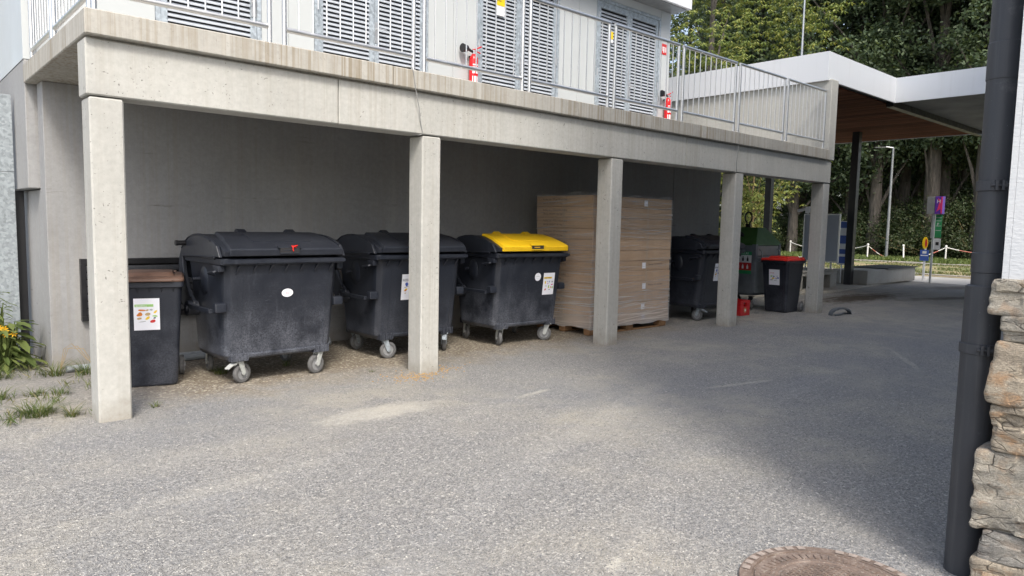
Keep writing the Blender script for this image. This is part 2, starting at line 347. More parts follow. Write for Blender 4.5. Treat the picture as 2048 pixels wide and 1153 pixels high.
def pebble_mat():
    t = NT('pebble'); g = t.n('NewGeometry')
    c = t.ramp(g.outputs['Random Per Island'], [(0, (.14, .142, .145)), (.35, (.235, .232, .226)), (.7, (.315, .307, .29)), (.94, (.42, .405, .375)), (1, (.58, .56, .51))])
    return t.fin(c, .88, None, 0, .25)
MT['pebble'] = pebble_mat()

# ------------------------------------------------------------------ mesh building
class MB:
    def __init__(s, org=(0, 0, 0)): s.v = []; s.f = []; s.m = []; s.o = Vector(org)
    def add(s, vs, fs, m=0, mat=None):
        b = len(s.v)
        for p in vs:
            p = Vector(p)
            if mat is not None: p = mat @ p
            s.v.append(p - s.o)
        for q in fs: s.f.append([b+i for i in q]); s.m.append(m)
        return s
    def box(s, x0, x1, y0, y1, z0, z1, m=0, mat=None):
        return s.add([(x0, y0, z0), (x1, y0, z0), (x1, y1, z0), (x0, y1, z0), (x0, y0, z1), (x1, y0, z1), (x1, y1, z1), (x0, y1, z1)],
              [(0, 3, 2, 1), (4, 5, 6, 7), (0, 1, 5, 4), (1, 2, 6, 5), (2, 3, 7, 6), (3, 0, 4, 7)], m, mat)
    def tube(s, pts, r, n=8, m=0, cap=True):
        pts = [Vector(p) for p in pts]; rs = r if isinstance(r, (list, tuple)) else [r]*len(pts)
        vs = []; fs = []; prev = None
        for i, p in enumerate(pts):
            d = (pts[min(i+1, len(pts)-1)] - pts[max(i-1, 0)]).normalized()
            if prev is None: a = d.orthogonal().normalized()
            else: a = (prev - d*prev.dot(d)).normalized()
            prev = a; b = d.cross(a)
            for k in range(n):
                t = 2*math.pi*k/n; vs.append(p + (a*math.cos(t)+b*math.sin(t))*rs[i])
        for i in range(len(pts)-1):
            for k in range(n): fs.append((i*n+k, i*n+(k+1) % n, (i+1)*n+(k+1) % n, (i+1)*n+k))
        if cap: fs.append(tuple(range(n-1, -1, -1))); fs.append(tuple(range((len(pts)-1)*n, len(pts)*n)))
        return s.add(vs, fs, m)
    def cyl(s, c0, c1, r, n=16, m=0): return s.tube([c0, c1], r, n, m)
    def prism(s, poly, a0, a1, axis='x', m=0, mat=None):
        """poly in the two other axes, extruded along axis"""
        n = len(poly)
        def P(q, a): return (a, q[0], q[1]) if axis == 'x' else ((q[0], a, q[1]) if axis == 'y' else (q[0], q[1], a))
        vs = [P(q, a0) for q in poly]+[P(q, a1) for q in poly]
        fs = [tuple(range(n)), tuple(range(2*n-1, n-1, -1))]+[(i, n+i, n+(i+1) % n, (i+1) % n) for i in range(n)]
        return s.add(vs, fs, m, mat)
    def loft(s, rings, m=0, cap0=True, cap1=True):
        n = len(rings[0]); vs = [p for r in rings for p in r]; fs = []
        for i in range(len(rings)-1):
            for k in range(n): fs.append((i*n+k, i*n+(k+1) % n, (i+1)*n+(k+1) % n, (i+1)*n+k))
        if cap0: fs.append(tuple(range(n-1, -1, -1)))
        if cap1: fs.append(tuple(range((len(rings)-1)*n, len(rings)*n)))
        return s.add(vs, fs, m)
    def build(s, name, mats, parent=None, bevel=0, seg=2, smooth=True, ang=.6):
        me = bpy.data.meshes.new(name); me.from_pydata([tuple(p) for p in s.v], [], s.f)
        mats = mats if isinstance(mats, (list, tuple)) else [mats]
        for q in mats: me.materials.append(MT[q] if isinstance(q, str) else q)
        me.polygons.foreach_set('material_index', s.m)
        bm = bmesh.new(); bm.from_mesh(me); bmesh.ops.recalc_face_normals(bm, faces=bm.faces)
        if bevel:
            es = [e for e in bm.edges if len(e.link_faces) == 2 and e.calc_face_angle(0) > .5]
            if mats[0] in ('concrete', 'slab', 'wall', 'bench', 'pad', 'kerb'): seg = 1
            bmesh.ops.bevel(bm, geom=es, offset=bevel, segments=seg, affect='EDGES', profile=.5, clamp_overlap=True)
        bm.to_mesh(me); bm.free()
        if smooth:
            me.polygons.foreach_set('use_smooth', [True]*len(me.polygons)); me.set_sharp_from_angle(angle=ang)
        o = link(name, me, parent)
        if bevel and seg > 1 and smooth:
            wn = o.modifiers.new('normals', 'WEIGHTED_NORMAL'); wn.keep_sharp = True; wn.weight = 90
        return o
def link(name, me, parent=None, loc=None, rot=None):
    o = bpy.data.objects.new(name, me); C.objects.link(o)
    if parent: o.parent = parent
    if loc is not None: o.location = loc
    if rot is not None: o.rotation_euler = rot
    return o
def tag(o, label=None, cat=None, group=None, kind=None):
    for k, v in (('label', label), ('category', cat), ('group', group), ('kind', kind)):
        if v: o[k] = v
    return o
def thing(name, label, cat, loc=(0, 0, 0), rz=0, group=None):
    o = link(name, None, None, loc, (0, 0, rz)); o.empty_display_size = .1
    return tag(o, label, cat, group)
def copy_tree(o, parent=None):
    c = o.copy(); C.objects.link(c); c.parent = parent
    for ch in o.children: copy_tree(ch, c)
    return c
def rrect(hx, hy, r, z, n=4, cx=0, cy=0):
    out = []
    for sx, sy, a in ((1, 1, 0), (-1, 1, 90), (-1, -1, 180), (1, -1, 270)):
        for k in range(n+1):
            t = R(a+90*k/n); out.append((cx+sx*(hx-r)+r*math.cos(t), cy+sy*(hy-r)+r*math.sin(t), z))
    return out
_tc = {}
def text(body, size, mat, parent, loc, rot, align='LEFT', name='lettering', sx=1):
    key = (body, size, mat, align)
    if key not in _tc:
        cu = bpy.data.curves.new('t', 'FONT'); cu.body = body; cu.size = size; cu.align_x = align; cu.extrude = .0004; cu.resolution_u = 2
        ob = bpy.data.objects.new('t', cu); C.objects.link(ob)
        dg = bpy.context.evaluated_depsgraph_get(); me = bpy.data.meshes.new_from_object(ob.evaluated_get(dg))
        bpy.data.objects.remove(ob); bpy.data.curves.remove(cu)
        me.materials.clear(); me.materials.append(MT[mat]); me.name = 'lettering'; _tc[key] = me
    o = link(name, _tc[key], parent, loc, rot); o.scale = (sx, 1, 1); return o
def structure(o): return tag(o, kind='structure')

# ------------------------------------------------------------------ the ground
def sheet(name, x0, x1, y0, y1, z, mat):
    me = bpy.data.meshes.new(name); me.from_pydata([(x0, y0, z), (x1, y0, z), (x1, y1, z), (x0, y1, z)], [], [(0, 1, 2, 3)])
    me.materials.append(MT[mat]); return structure(link(name, me))
sheet('ground', -500, 500, -500, 500, -.012, 'land')
sheet('gravel_yard', -30, 25.6, -30, 30, 0, 'gravel')
def slope_sheet(name, pts, z, mat):
    me = bpy.data.meshes.new(name); me.from_pydata([(x, y, z) for x, y in pts], [], [tuple(range(len(pts)))])
    me.materials.append(MT[mat]); return structure(link(name, me))
slope_sheet('path', [(25.15, -30), (29.7, -20), (28.4, 9.2), (27.2, 45), (23.5, 45), (25.0, 8.6)], .006, 'path')
slope_sheet('grass_verge', [(30.6, -30), (39, -30), (39, 45), (27.2, 45), (28.4, 9.2)], .012, 'verge')
pm = MB(); pm.prism([(14.1, 8.6), (17.9, 7.95), (25.15, 8.45), (24.6, 22), (14.1, 22)], -.05, .045, 'z')
structure(pm.build('concrete_pad', 'pad', None, .008))

# ------------------------------------------------------------------ service building with terrace
BO = (1.24, 6.05, 0)
bld = thing('service_building', 'grey concrete and white service building with an open bay below its terrace', 'building', BO)
COLX = [1.25, 4.25, 7.25, 10.31, 13.46]
for x in COLX:
    mb = MB(BO); mb.box(x, x+.235, 6.10, 6.345, -.05, 2.485); mb.build('column', 'concrete', bld, .012)
for x0, x1 in ((1.235, 3.297), (3.303, 8.905), (8.911, 13.70)):
    mb = MB(BO); mb.box(x0, x1, 6.095, 6.35, 2.497, 2.913); mb.build('beam', 'concrete', bld, .010)
for x0, x1 in ((1.225, 3.856), (3.862, 6.512), (6.518, 9.206), (9.212, 13.46)):
    mb = MB(BO); mb.box(x0, x1, 6.03, 8.79, 2.925, 3.11); mb.build('terrace_slab', 'slab', bld, .008)
mb = MB(BO); mb.box(1.26, 13.68, 6.12, 6.33, 2.895, 2.93); mb.build('bearing_strip', 'slab', bld)
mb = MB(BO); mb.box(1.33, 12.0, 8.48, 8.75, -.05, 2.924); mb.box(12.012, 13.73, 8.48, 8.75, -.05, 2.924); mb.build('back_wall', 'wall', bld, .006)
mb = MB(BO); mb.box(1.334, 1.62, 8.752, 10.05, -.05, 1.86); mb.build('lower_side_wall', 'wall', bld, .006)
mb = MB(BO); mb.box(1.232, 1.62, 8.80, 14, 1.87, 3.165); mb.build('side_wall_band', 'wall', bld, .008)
mb = MB(BO); mb.box(1.30, 12.15, 8.92, 14, 2.9, 5.95); mb.box(1.64, 13.6, 8.76, 9.4, -.05, 2.9); mb.build('core_wall', 'dark', bld)
# white cladding panels
for y0, y1 in ((8.85, 10.1), (10.104, 11.4), (11.404, 13.98)):
    mb = MB(BO); mb.box(1.236, 1.298, y0, y1, 3.18, 5.93); mb.build('white_panel', 'white', bld, .003)
PX = [(1.30, 1.88), (1.884, 2.50), (3.735, 4.085), (4.089, 4.435), (6.255, 6.715), (6.719, 7.17), (9.012, 9.49), (9.494, 9.965), (11.895, 12.21)]
for x0, x1 in PX:
    mb = MB(BO); mb.box(x0, x1, 8.85, 8.918, 3.115, 5.93); mb.build('white_panel', 'white', bld, .003)
for x0, x1 in ((2.504, 3.731), (4.439, 6.251), (7.174, 9.008), (9.969, 11.891)):
    mb = MB(BO); mb.box(x0, x1, 8.85, 8.918, 5.745, 5.93); mb.build('white_panel', 'white', bld, .003)
mb = MB(BO); mb.box(12.154, 12.212, 8.922, 14, 2.93, 5.93); mb.build('white_panel', 'white', bld, .003)
# roof with overhanging white eaves
mb = MB(BO); mb.box(.8, 12.30, 8.42, 14.3, 5.90, 6.42); mb.build('roof', 'fascia', bld, .008)
mb = MB(BO); mb.box(.86, 12.24, 8.48, 8.84, 5.885, 5.902); mb.build('eave_soffit', 'cgrey2', bld)
# louvred doors
slat_me = None
def leaf(door, x0, x1, z0, z1, handle=None):
    mb = MB(BO); y0, y1 = 8.862, 8.90
    mb.box(x0, x0+.075, y0, y1, z0, z1); mb.box(x1-.075, x1, y0, y1, z0, z1); mb.box(x0+.075, x1-.075, y0+.001, y1, z0, z0+.11); mb.box(x0+.075, x1-.075, y0+.001, y1, z1-.11, z1)
    mb.build('leaf_frame', 'galv', door, .003)
    n = int((z1-z0-.22)/.059); wd = x1-x0-.15
    me = bpy.data.meshes.new('slat'); y = .0; t = .003
    prof = [(-.016, -.020), (-.013, -.021), (.018, .024), (.015, .027), (-.016, -.006)]
    q = MB(); q.prism(prof, 0, wd, 'x'); first = None
    for i in range(n):
        z = z0+.11+.0295+i*.059
        if first is None:
            first = q.build('slat', 'slat', door, 0, smooth=False); o = first
        else: o = link('slat', first.data, door)
        o.location = (x0+.075-BO[0], 8.883-BO[1], z)
    if handle:
        hx = x0+.035 if handle < 0 else x1-.035
        h = MB(BO); h.box(hx-.03, hx+.03, 8.852, 8.8605, 4.08, 4.36); h.cyl((hx, 8.852, 4.27), (hx, 8.80, 4.27), .009, 8); h.tube([(hx, 8.805, 4.27), (hx+.13*(-handle if handle else 1), 8.805, 4.27)], .009, 8); h.build('handle', 'alu', door)
    for hz in (3.35, 4.35, 5.35):
        hx = x1+.004 if (handle and handle < 0) else x0-.004
        h = MB(BO); h.cyl((hx, 8.848, hz), (hx, 8.848, hz+.13), .011, 8); h.build('hinge', 'alu', door)
def door(x0, x1, leaves, z0=3.118, z1=5.74):
    fr = MB(BO); fr.box(x0, x0+.055, 8.846, 8.93, z0, z1); fr.box(x1-.055, x1, 8.846, 8.93, z0, z1); fr.box(x0+.055, x1-.055, 8.847, 8.93, z1-.055, z1)
    d = fr.build('louvre_door', 'galv', bld, .003)
    k = MB(BO); k.box(x0+.06, x1-.06, 8.906, 8.916, z0, z1-.06); k.build('door_backing', 'dark', d)
    a, b = x0+.058, x1-.058
    if leaves == 1: leaf(d, a, b, z0+.01, z1-.058, 1)
    else:
        mid = (a+b)/2; leaf(d, a, mid-.002, z0+.01, z1-.058); leaf(d, mid+.002, b, z0+.01, z1-.058, -1)
    return d
D1 = door(2.504, 3.731, 1); D2 = door(4.439, 6.251, 2); D3 = door(7.174, 9.008, 2); D4 = door(9.969, 11.891, 2)
FX = R(90)
def plate(name, x0, x1, z0, z1, y, mat, parent=None, org=(0, 0, 0)):
    mb = MB(org); mb.box(x0, x1, y-.003, y, z0, z1); return mb.build(name, mat, parent)
# signs on the doors and the wall
sg = thing('warning_sign', 'yellow warning sign over a white notice on the louvred door right of the first extinguisher', 'sign', (7.64, 8.84, 4.92))
plate('yellow_plate', 7.545, 7.735, 5.07, 5.40, 8.845, 'signyellow', sg, sg.location); plate('white_plate', 7.545, 7.735, 4.915, 5.065, 8.845, 'signwhite', sg, sg.location)
for i, s_ in enumerate(('ACHTUNG', 'Zutritt nur', 'für befugtes', 'Personal')):
    text(s_, .038, 'ink', sg, (-.085, .0008, .40-i*.062), (FX, 0, 0), sx=.8)
sg = thing('warning_sign', 'small yellow warning sign on the far right louvred door', 'sign', (10.39, 8.84, 4.95))
plate('yellow_plate', 10.345, 10.43, 5.055, 5.19, 8.845, 'signyellow', sg, sg.location); plate('white_plate', 10.345, 10.43, 4.99, 5.05, 8.845, 'signwhite', sg, sg.location)
sg = thing('fire_sign', 'red and white fire extinguisher sign on the white wall above the right extinguisher', 'sign', (12.0, 8.848, 5.05))
plate('red_plate', 11.905, 12.095, 5.05, 5.26, 8.847, 'inkred', sg, sg.location)
k = MB(sg.location); k.box(11.985, 12.02, 8.841, 8.8435, 5.09, 5.18); k.box(11.975, 12.03, 8.841, 8.8435, 5.185, 5.2); k.box(11.955, 11.97, 8.841, 8.8435, 5.12, 5.2); k.box(12.05, 12.075, 8.841, 8.8435, 5.10, 5.2); k.build('symbol', 'signwhite', sg)
# fire extinguishers hung on the wall
def extinguisher(x, label):
    t = thing('fire_extinguisher', label, 'fire extinguisher', (x, 8.76, 3.60), 0, 'fire extinguishers on the terrace wall')
    b = MB(); rings = []
    for z, r in ((0, .062), (.01, .07), (.50, .07), (.545, .062), (.58, .04), (.60, .028)):
        rings.append([(r*math.cos(2*math.pi*k/20), r*math.sin(2*math.pi*k/20), z) for k in range(20)])
    b.loft(rings); b.build('cylinder', 'extred', t)
    v = MB(); v.cyl((0, 0, .60), (0, 0, .66), .022, 12); v.build('valve', 'alu', t)
    h = MB(); h.tube([(-.02, 0, .665), (.03, 0, .675), (.15, 0, .735)], .011, 6); h.tube([(-.02, 0, .645), (.05, 0, .648), (.13, 0, .632)], .010, 6); h.build('lever', 'extred', t)
    n = MB(); n.tube([(-.02, 0, .63), (-.10, 0, .655), (-.15, -.01, .66)], [.018, .022, .05], 12); n.tube([(-.15, -.01, .66), (-.235, -.015, .655)], [.052, .066], 14); n.build('horn', 'black', t)
    l_ = MB()
    for a0, z0, z1, m in ((-2.5, .30, .40, 0), (-2.5, .16, .26, 0), (-2.4, .42, .44, 0)):
        pts = [a0+i*.2 for i in range(9)]
        for i in range(8):
            if (i*7+int(z0*100)) % 4 == 3: continue
            l_.add([(.0708*math.cos(pts[i]), .0708*math.sin(pts[i]), z0), (.0708*math.cos(pts[i+1]), .0708*math.sin(pts[i+1]), z0), (.0708*math.cos(pts[i+1]), .0708*math.sin(pts[i+1]), z1), (.0708*math.cos(pts[i]), .0708*math.sin(pts[i]), z1)], [(0, 1, 2, 3)])
    l_.build('label_print', 'signwhite', t)
    k = MB(); k.box(-.03, .03, .06, .09, .1, .13); k.box(-.03, .03, .06, .09, .55, .58); k.build('bracket', 'black', t)
extinguisher(7.045, 'red fire extinguisher between the second and third louvred doors from the left')
extinguisher(12.09, 'red fire extinguisher at the far right corner of the white wall')

# ------------------------------------------------------------------ stainless railing, panel by panel
ZT, ZB = 4.19, 3.265
def rail_panel(p0, p1, label, nb=9, ends=(True, True)):
    p0 = Vector(p0); p1 = Vector(p1); d = (p1-p0); L = d.length; rz = math.atan2(d.y, d.x)
    t = thing('railing_panel', label, 'railing', (p0.x, p0.y, 3.11), rz, 'stainless steel railing panels along the terrace edge')
    zt, zb = ZT-3.11, ZB-3.11
    for x in (0, L):
        q = MB(); q.cyl((x, 0, .006), (x, 0, zt-.018), .0212, 12); q.build('post', 'steel', t)
    q = MB(); q.cyl((-.021, 0, zt), (L+.021, 0, zt), .0215, 12); q.build('top_rail', 'steel', t)
    q = MB(); q.cyl((.018, 0, zb), (L-.018, 0, zb), .0212, 12); q.build('bottom_rail', 'steel', t)
    first = None
    for i in range(nb):
        x = L*(i+1)/(nb+1)
        if first is None:
            q = MB(); q.cyl((0, 0, zb+.018), (0, 0, zt-.018), .0075, 8); first = q.build('baluster', 'steel', t); o = first
        else: o = link('baluster', first.data, t)
        o.location = (x, 0, 0)
    q = MB(); q.box(-.06, .06, -.045, .045, .001, .009); q.box(L-.06, L+.06, -.045, .045, .001, .009); q.build('foot_plate', 'galv', t)
RX = [(1.31, 2.655), (2.79, 4.15), (4.28, 5.65), (5.765, 7.155), (7.285, 8.68), (8.805, 10.215), (10.35, 11.80), (11.93, 13.37)]
nm = ['leftmost railing panel at the terrace corner above the first concrete column', 'steel railing panel between the left and the second louvred door', 'steel railing panel in front of the second louvred door with the cable tied to its left foot',
      'steel railing panel in front of the left fire extinguisher and third door', 'steel railing panel in front of the bare white wall between third and fourth doors', 'steel railing panel in front of the fourth louvred door and right fire extinguisher',
      'steel railing panel just right of the white building corner', 'last steel railing panel ending at the concrete end wall']
# the panels run pairwise: shift text to what stands behind each
nm[1] = 'steel railing panel spanning the start of the second louvred door'; nm[2] = 'steel railing panel spanning the end of the second louvred door and left extinguisher'
nm[3] = 'steel railing panel across the left leaf of the third louvred door'; nm[4] = 'steel railing panel across the white wall left of the fourth louvred door'; nm[5] = 'steel railing panel across the fourth louvred door and the right fire extinguisher'
for (a, b), l_ in zip(RX, nm): rail_panel((a, 6.13, 0), (b, 6.13, 0), l_)
rail_panel((1.31, 7.62, 0), (1.31, 6.27, 0), 'railing panel on the left end of the terrace, next to the front corner')
rail_panel((1.31, 8.80, 0), (1.31, 7.74, 0), 'short railing panel on the left end of the terrace, against the white building', 7)
# cables hanging down from the railing feet
def cable(x0, x1, x2, label):
    c = MB(); c.tube([(x0, 6.14, 3.15), (x0, 6.03, 3.13), (x0+.01, 6.02, 3.08), (x0*.6+x1*.4, 6.024, 2.92), (x1, 6.05, 2.75), ((x1+x2)/2, 6.078, 2.62), (x2, 6.088, 2.50), (x2-.03, 6.11, 2.488), (x2-.10, 6.14, 2.49)], .0045, 6)
    return tag(c.build('cable', 'cable'), label, 'cable')
cable(4.07, 4.17, 4.245, 'thin grey cable hanging down to the head of the second concrete column')
cable(10.21, 10.24, 10.30, 'thin grey cable hanging down to the head of the fourth concrete column')

# galvanised sheet and a black strip for the dark gap at the far left
gs = thing('metal_gate', 'mottled galvanised sheet metal gate at the left end of the building', 'gate', (.3, 9.52, 0))
for z0, z1 in ((.03, 2.055), (2.061, 2.89)):
    q = MB(gs.location); q.box(-.9, 1.205, 9.50, 9.54, z0, z1); q.build('sheet_panel', 'sheet', gs, .004)
q = MB(gs.location); q.box(1.21, 1.30, 9.60, 9.68, 0, 1.86); q.build('dark_gap_strip', 'black', gs, .004)  # black box added in place of the shaded gap beside the gate
q = MB(gs.location); q.box(-.9, 1.2, 9.545, 9.6, .3, .36); q.box(-.9, 1.2, 9.545, 9.6, 2.5, 2.56); q.build('gate_frame', 'galv', gs)

# ventilation grille in the back wall
vg = thing('ventilation_grille', 'dark louvred ventilation grille low in the back wall behind the brown-lidded bin', 'grille', (2.2, 8.48, .52))
q = MB(vg.location); q.box(1.60, 2.95, 8.41, 8.478, 1.09, 1.15); q.box(1.60, 2.95, 8.41, 8.478, .50, .55); q.box(1.60, 1.65, 8.412, 8.478, .55, 1.09); q.box(2.9, 2.95, 8.412, 8.478, .55, 1.09); q.build('frame', 'black', vg, .004)
q = MB(vg.location); q.box(1.655, 2.895, 8.462, 8.476, .551, 1.089); q.build('backing', 'dark', vg)
pr = MB(vg.location); pr.prism([(8.418, .565), (8.425, .562), (8.458, .625), (8.418, .622)], 1.652, 2.898, 'x'); first = pr.build('slat', 'pipe', vg, .003)
for i in range(1, 7):
    o = link('slat', first.data, vg); o.location = (0, 0, i*.075)

# pipes lying along the wall foot
def pipe(x0, y0, x1, y1, z, r, label, mat='pvc'):
    q = MB(); d = Vector((x1-x0, y1-y0, 0)).normalized(); nrm = Vector((-d.y, d.x, 0)); rings = []
    for (c, rr) in (((x0, y0), r), ((x1, y1), r)):
        rings.append([tuple(Vector((c[0], c[1], z))+(nrm*math.cos(2*math.pi*k/16)+Vector((0, 0, 1))*math.sin(2*math.pi*k/16))*rr) for k in range(16)])
    inner = [[tuple(Vector((c[0], c[1], z))+(nrm*math.cos(2*math.pi*k/16)+Vector((0, 0, 1))*math.sin(2*math.pi*k/16))*(r*.86)) for k in range(16)] for c in ((x0, y0), (x0+(x1-x0)*.5, y0+(y1-y0)*.5))]
    q.loft([inner[1], inner[0], rings[0], rings[1]])
    return tag(q.build('plastic_pipe', mat), label, 'pipe')
pipe(1.42, 8.30, 1.95, 8.33, .035, .034, 'short pale grey pipe end lying left of the first concrete column')
pipe(2.0, 8.33, 4.4, 8.40, .04, .040, 'long grey pipe lying at the wall foot behind the left containers')
pipe(2.05, 8.22, 4.35, 8.28, .035, .034, 'thinner grey pipe lying in front of the long wall-foot pipe')

# ------------------------------------------------------------------ canopy with end wall
CO = (13.6, 6.15, 0)
can = thing('canopy', 'flat white-edged canopy roof with timber underside on black columns', 'canopy', CO)
q = MB(CO); q.box(13.462, 13.735, 6.06, 14.0, 2.925, 4.42); q.build('end_wall', 'concrete', can, .012)
q = MB(CO); q.box(13.6, 23.35, 6.25, 15.8, 4.46, 4.86); q.box(16.85, 23.35, .5, 6.25, 4.46, 4.86); q.build('roof', 'soffit_c', can)
FZ0, FZ1 = 4.395, 4.925
for x0, x1, y0, y1 in ((13.40, 13.44, 6.12, 11.0), (13.40, 13.44, 11.004, 16), (13.444, 16.70, 6.12, 6.16), (16.70, 16.74, 2.0, 6.16), (16.70, 16.74, .3, 1.996), (23.38, 23.42, .3, 16)):
    q = MB(CO); q.box(x0, x1, y0, y1, FZ0, FZ1); q.build('fascia_panel', 'fascia', can, .004)
q = MB(CO); q.box(13.444, 23.38, 6.162, 15.9, 4.87, 4.93); q.box(16.742, 23.38, .35, 6.16, 4.87, 4.93); q.build('roof_covering', 'galv', can)
q = MB(CO); q.box(16.75, 23.37, 6.17, 6.32, 4.33, 4.46); q.build('edge_beam', 'black', can)
x = 13.74; first = None
while x < 23.30:
    if first is None:
        q = MB(); q.box(0, .088, 6.325-CO[1], 15.8-CO[1], 0, .022); first = q.build('soffit_board', 'soffit', can, 0, smooth=False); o = first
    else: o = link('soffit_board', first.data, can)
    o.location = (x-CO[0], 0, 4.405+rnd.uniform(-.002, .002)); x += .098
for cx, cy in ((21.02, 8.66), (21.02, 11.25)):
    q = MB(CO); q.box(cx-.10, cx+.10, cy-.10, cy+.10, .0, 4.405); q.build('canopy_column', 'black', can, .012)
rod = MB(); rod.tube([(14.3, 7.1, 4.93), (14.3, 7.1, 5.6), (14.3, 7.1, 9.5)], [.022, .016, .012], 10)
tag(rod.build('lightning_rod', 'alu'), 'thin pale lightning rod standing on the white canopy roof', 'lightning rod')

# ------------------------------------------------------------------ stone house corner and downpipe at the right
HO = (3.9, .4, 0)
hs_ = thing('stone_house', 'rubble stone house corner with white render above at the right edge', 'house', HO)
q = MB(HO); q.box(3.622, 24, -12, .822, -.1, 10.5); q.build('masonry_core', 'mortar', hs_)
# render: irregular lower edge following the stone
rn = MB(HO); ys = [-12, -3, -1.2, -.5, -.2, 0, .15, .3, .45, .55, .63, .70, .76, .815]
zb = [1.45, 1.42, 1.5, 1.44, 1.40, 1.46, 1.42, 1.44, 1.40, 1.42, 1.405, 1.40, 1.41, 1.395]
for i in range(len(ys)-1):
    rn.add([(3.60, ys[i], zb[i]), (3.60, ys[i+1], zb[i+1]), (3.60, ys[i+1], 10.5), (3.60, ys[i], 10.5), (3.645, ys[i], zb[i]), (3.645, ys[i+1], zb[i+1]), (3.645, ys[i+1], 10.5), (3.645, ys[i], 10.5)],
           [(0, 1, 2, 3), (0, 4, 5, 1), (4, 7, 6, 5), (1, 5, 6, 2), (0, 3, 7, 4), (3, 2, 6, 7)])
rn.box(3.60, 24, .816, .84, 1.40, 10.5); rn.build('white_render', 'render', hs_, 0, smooth=False)
from mathutils import noise as mn
def rubble(y0, y1, z0, z1, out, mat, seed, x0=3.60, x1=3.85):
    """one rough stone, its face at x0-out"""
    rr = random.Random(seed); off = Vector((rr.random()*50, rr.random()*50, rr.random()*50))
    cy, cz, hy, hz = (y0+y1)/2, (z0+z1)/2, (y1-y0)/2, (z1-z0)/2; tz = rr.uniform(-.10, .10); ty = rr.uniform(-.12, .12)
    bm = bmesh.new(); bmesh.ops.create_cube(bm, size=2); bmesh.ops.subdivide_edges(bm, edges=bm.edges[:], cuts=18, use_grid_fill=True)
    for v in bm.verts:
        p = v.co.copy(); l4 = (abs(p.x)**16+abs(p.y)**16+abs(p.z)**16)**(1/16); p = p/l4
        P = Vector(((x0+x1)/2+p.x*(x1-x0)/2, cy+p.y*hy+p.z*hz*ty, cz+p.z*hz+p.y*hy*tz))
        big = mn.noise(P*5+off)*.018
        lay = mn.hybrid_multi_fractal(Vector((P.x*5, P.y*5, P.z*26+P.y*6))+off, .9, 2.1, 5, .7, 1.0)*.006
        crk = mn.cell(Vector((P.x*7, P.y*9+P.z*3, P.z*17))+off)*.010
        d = big+lay+crk
        P += Vector((p.x*.95*d, p.y*.45*d, p.z*.30*d)); P.x -= out*(1 if p.x < 0 else 0)
        v.co = P - Vector(HO)
    me = bpy.data.meshes.new('stone'); bm.to_mesh(me); bm.free(); me.materials.append(MT[mat])
    me.polygons.foreach_set('use_smooth', [True]*len(me.polygons)); me.set_sharp_from_angle(angle=.55)
    return link('stone', me, hs_)
courses = [(-.06, .16, [(.62, .868, 'stone_b'), (.30, .60, 'stone_a'), (-.15, .28, 'stone_c')]), (.17, .30, [(.56, .845, 'stone_c'), (.2, .54, 'stone_b'), (-.2, .18, 'stone_a')]),
           (.31, .66, [(.60, .885, 'stone_a'), (.28, .58, 'stone_c'), (-.2, .26, 'stone_b')]), (.67, .86, [(.66, .835, 'stone_b'), (.40, .64, 'stone_a'), (.0, .38, 'stone_c')]),
           (.87, 1.13, [(.62, .85, 'stone_b'), (.25, .60, 'stone_c'), (-.2, .23, 'stone_a')]), (1.14, 1.25, [(.66, .825, 'stone_a'), (.35, .64, 'stone_b'), (-.1, .33, 'stone_a')]), (1.26, 1.40, [(.62, .872, 'stone_a'), (.3, .6, 'stone_a'), (-.2, .28, 'stone_c')])]
sd_ = 1
for z0, z1, row in courses:
    for y0, y1, mt in row:
        rubble(y0-.008, y1, z0-.006, z1+.004, rnd.uniform(0, .018), mt, sd_); sd_ += 1
dp = thing('downpipe', 'dark grey rainwater downpipe at the stone house corner', 'downpipe', (3.78, .945, 0))
q = MB(); q.tube([(0, 0, 0), (0, 0, 1.36)], .076, 32); q.tube([(0, 0, 1.355), (0, 0, 1.365)], [.076, .066], 32); q.build('lower_pipe', 'pipe', dp)
q = MB(); q.tube([(0.0, -.008, 1.36), (0, -.008, 9)], .0645, 32); q.build('upper_pipe', 'pipe', dp)
for z0, z1, rr in ((1.42, 1.515, .0685), (2.28, 2.445, .0675)):
    q = MB(); q.tube([(0, -.008, z0), (0, -.008, z0+.004), (0, -.008, z1-.004), (0, -.008, z1)], [.0645, rr, rr, .0645], 32); q.build('pipe_socket', 'pipe', dp)
for z, r, oy in ((1.05, .076, 0), (1.79, .0645, -.008)):
    q = MB(); q.tube([(0, oy, z), (0, oy, z+.002), (0, oy, z+.046), (0, oy, z+.048)], [r, r+.007, r+.007, r], 32); q.box(-.02, .02, -.13, -r, z+.004, z+.04); cl = q.build('pipe_clamp', 'pipe', dp)
    ang = math.atan2(-.90, -3.76)+.22
    mx = Matrix.Translation((0, oy, z+.024)) @ Matrix.Rotation(ang, 4, 'Z')
    b = MB()
    for dy in (-.012, .012): b.box(r+.002, r+.030, dy-.005, dy+.005, -.022, .022, 0, mx)
    vs = [mx @ Vector((r+.014, -.032, 0)), mx @ Vector((r+.014, .032, 0))]; b.cyl(vs[0], vs[1], .007, 10)
    vs = [mx @ Vector((r+.014, .018, 0)), mx @ Vector((r+.014, .028, 0))]; b.cyl(vs[0], vs[1], .013, 6); b.build('bolt', 'pipe', cl)

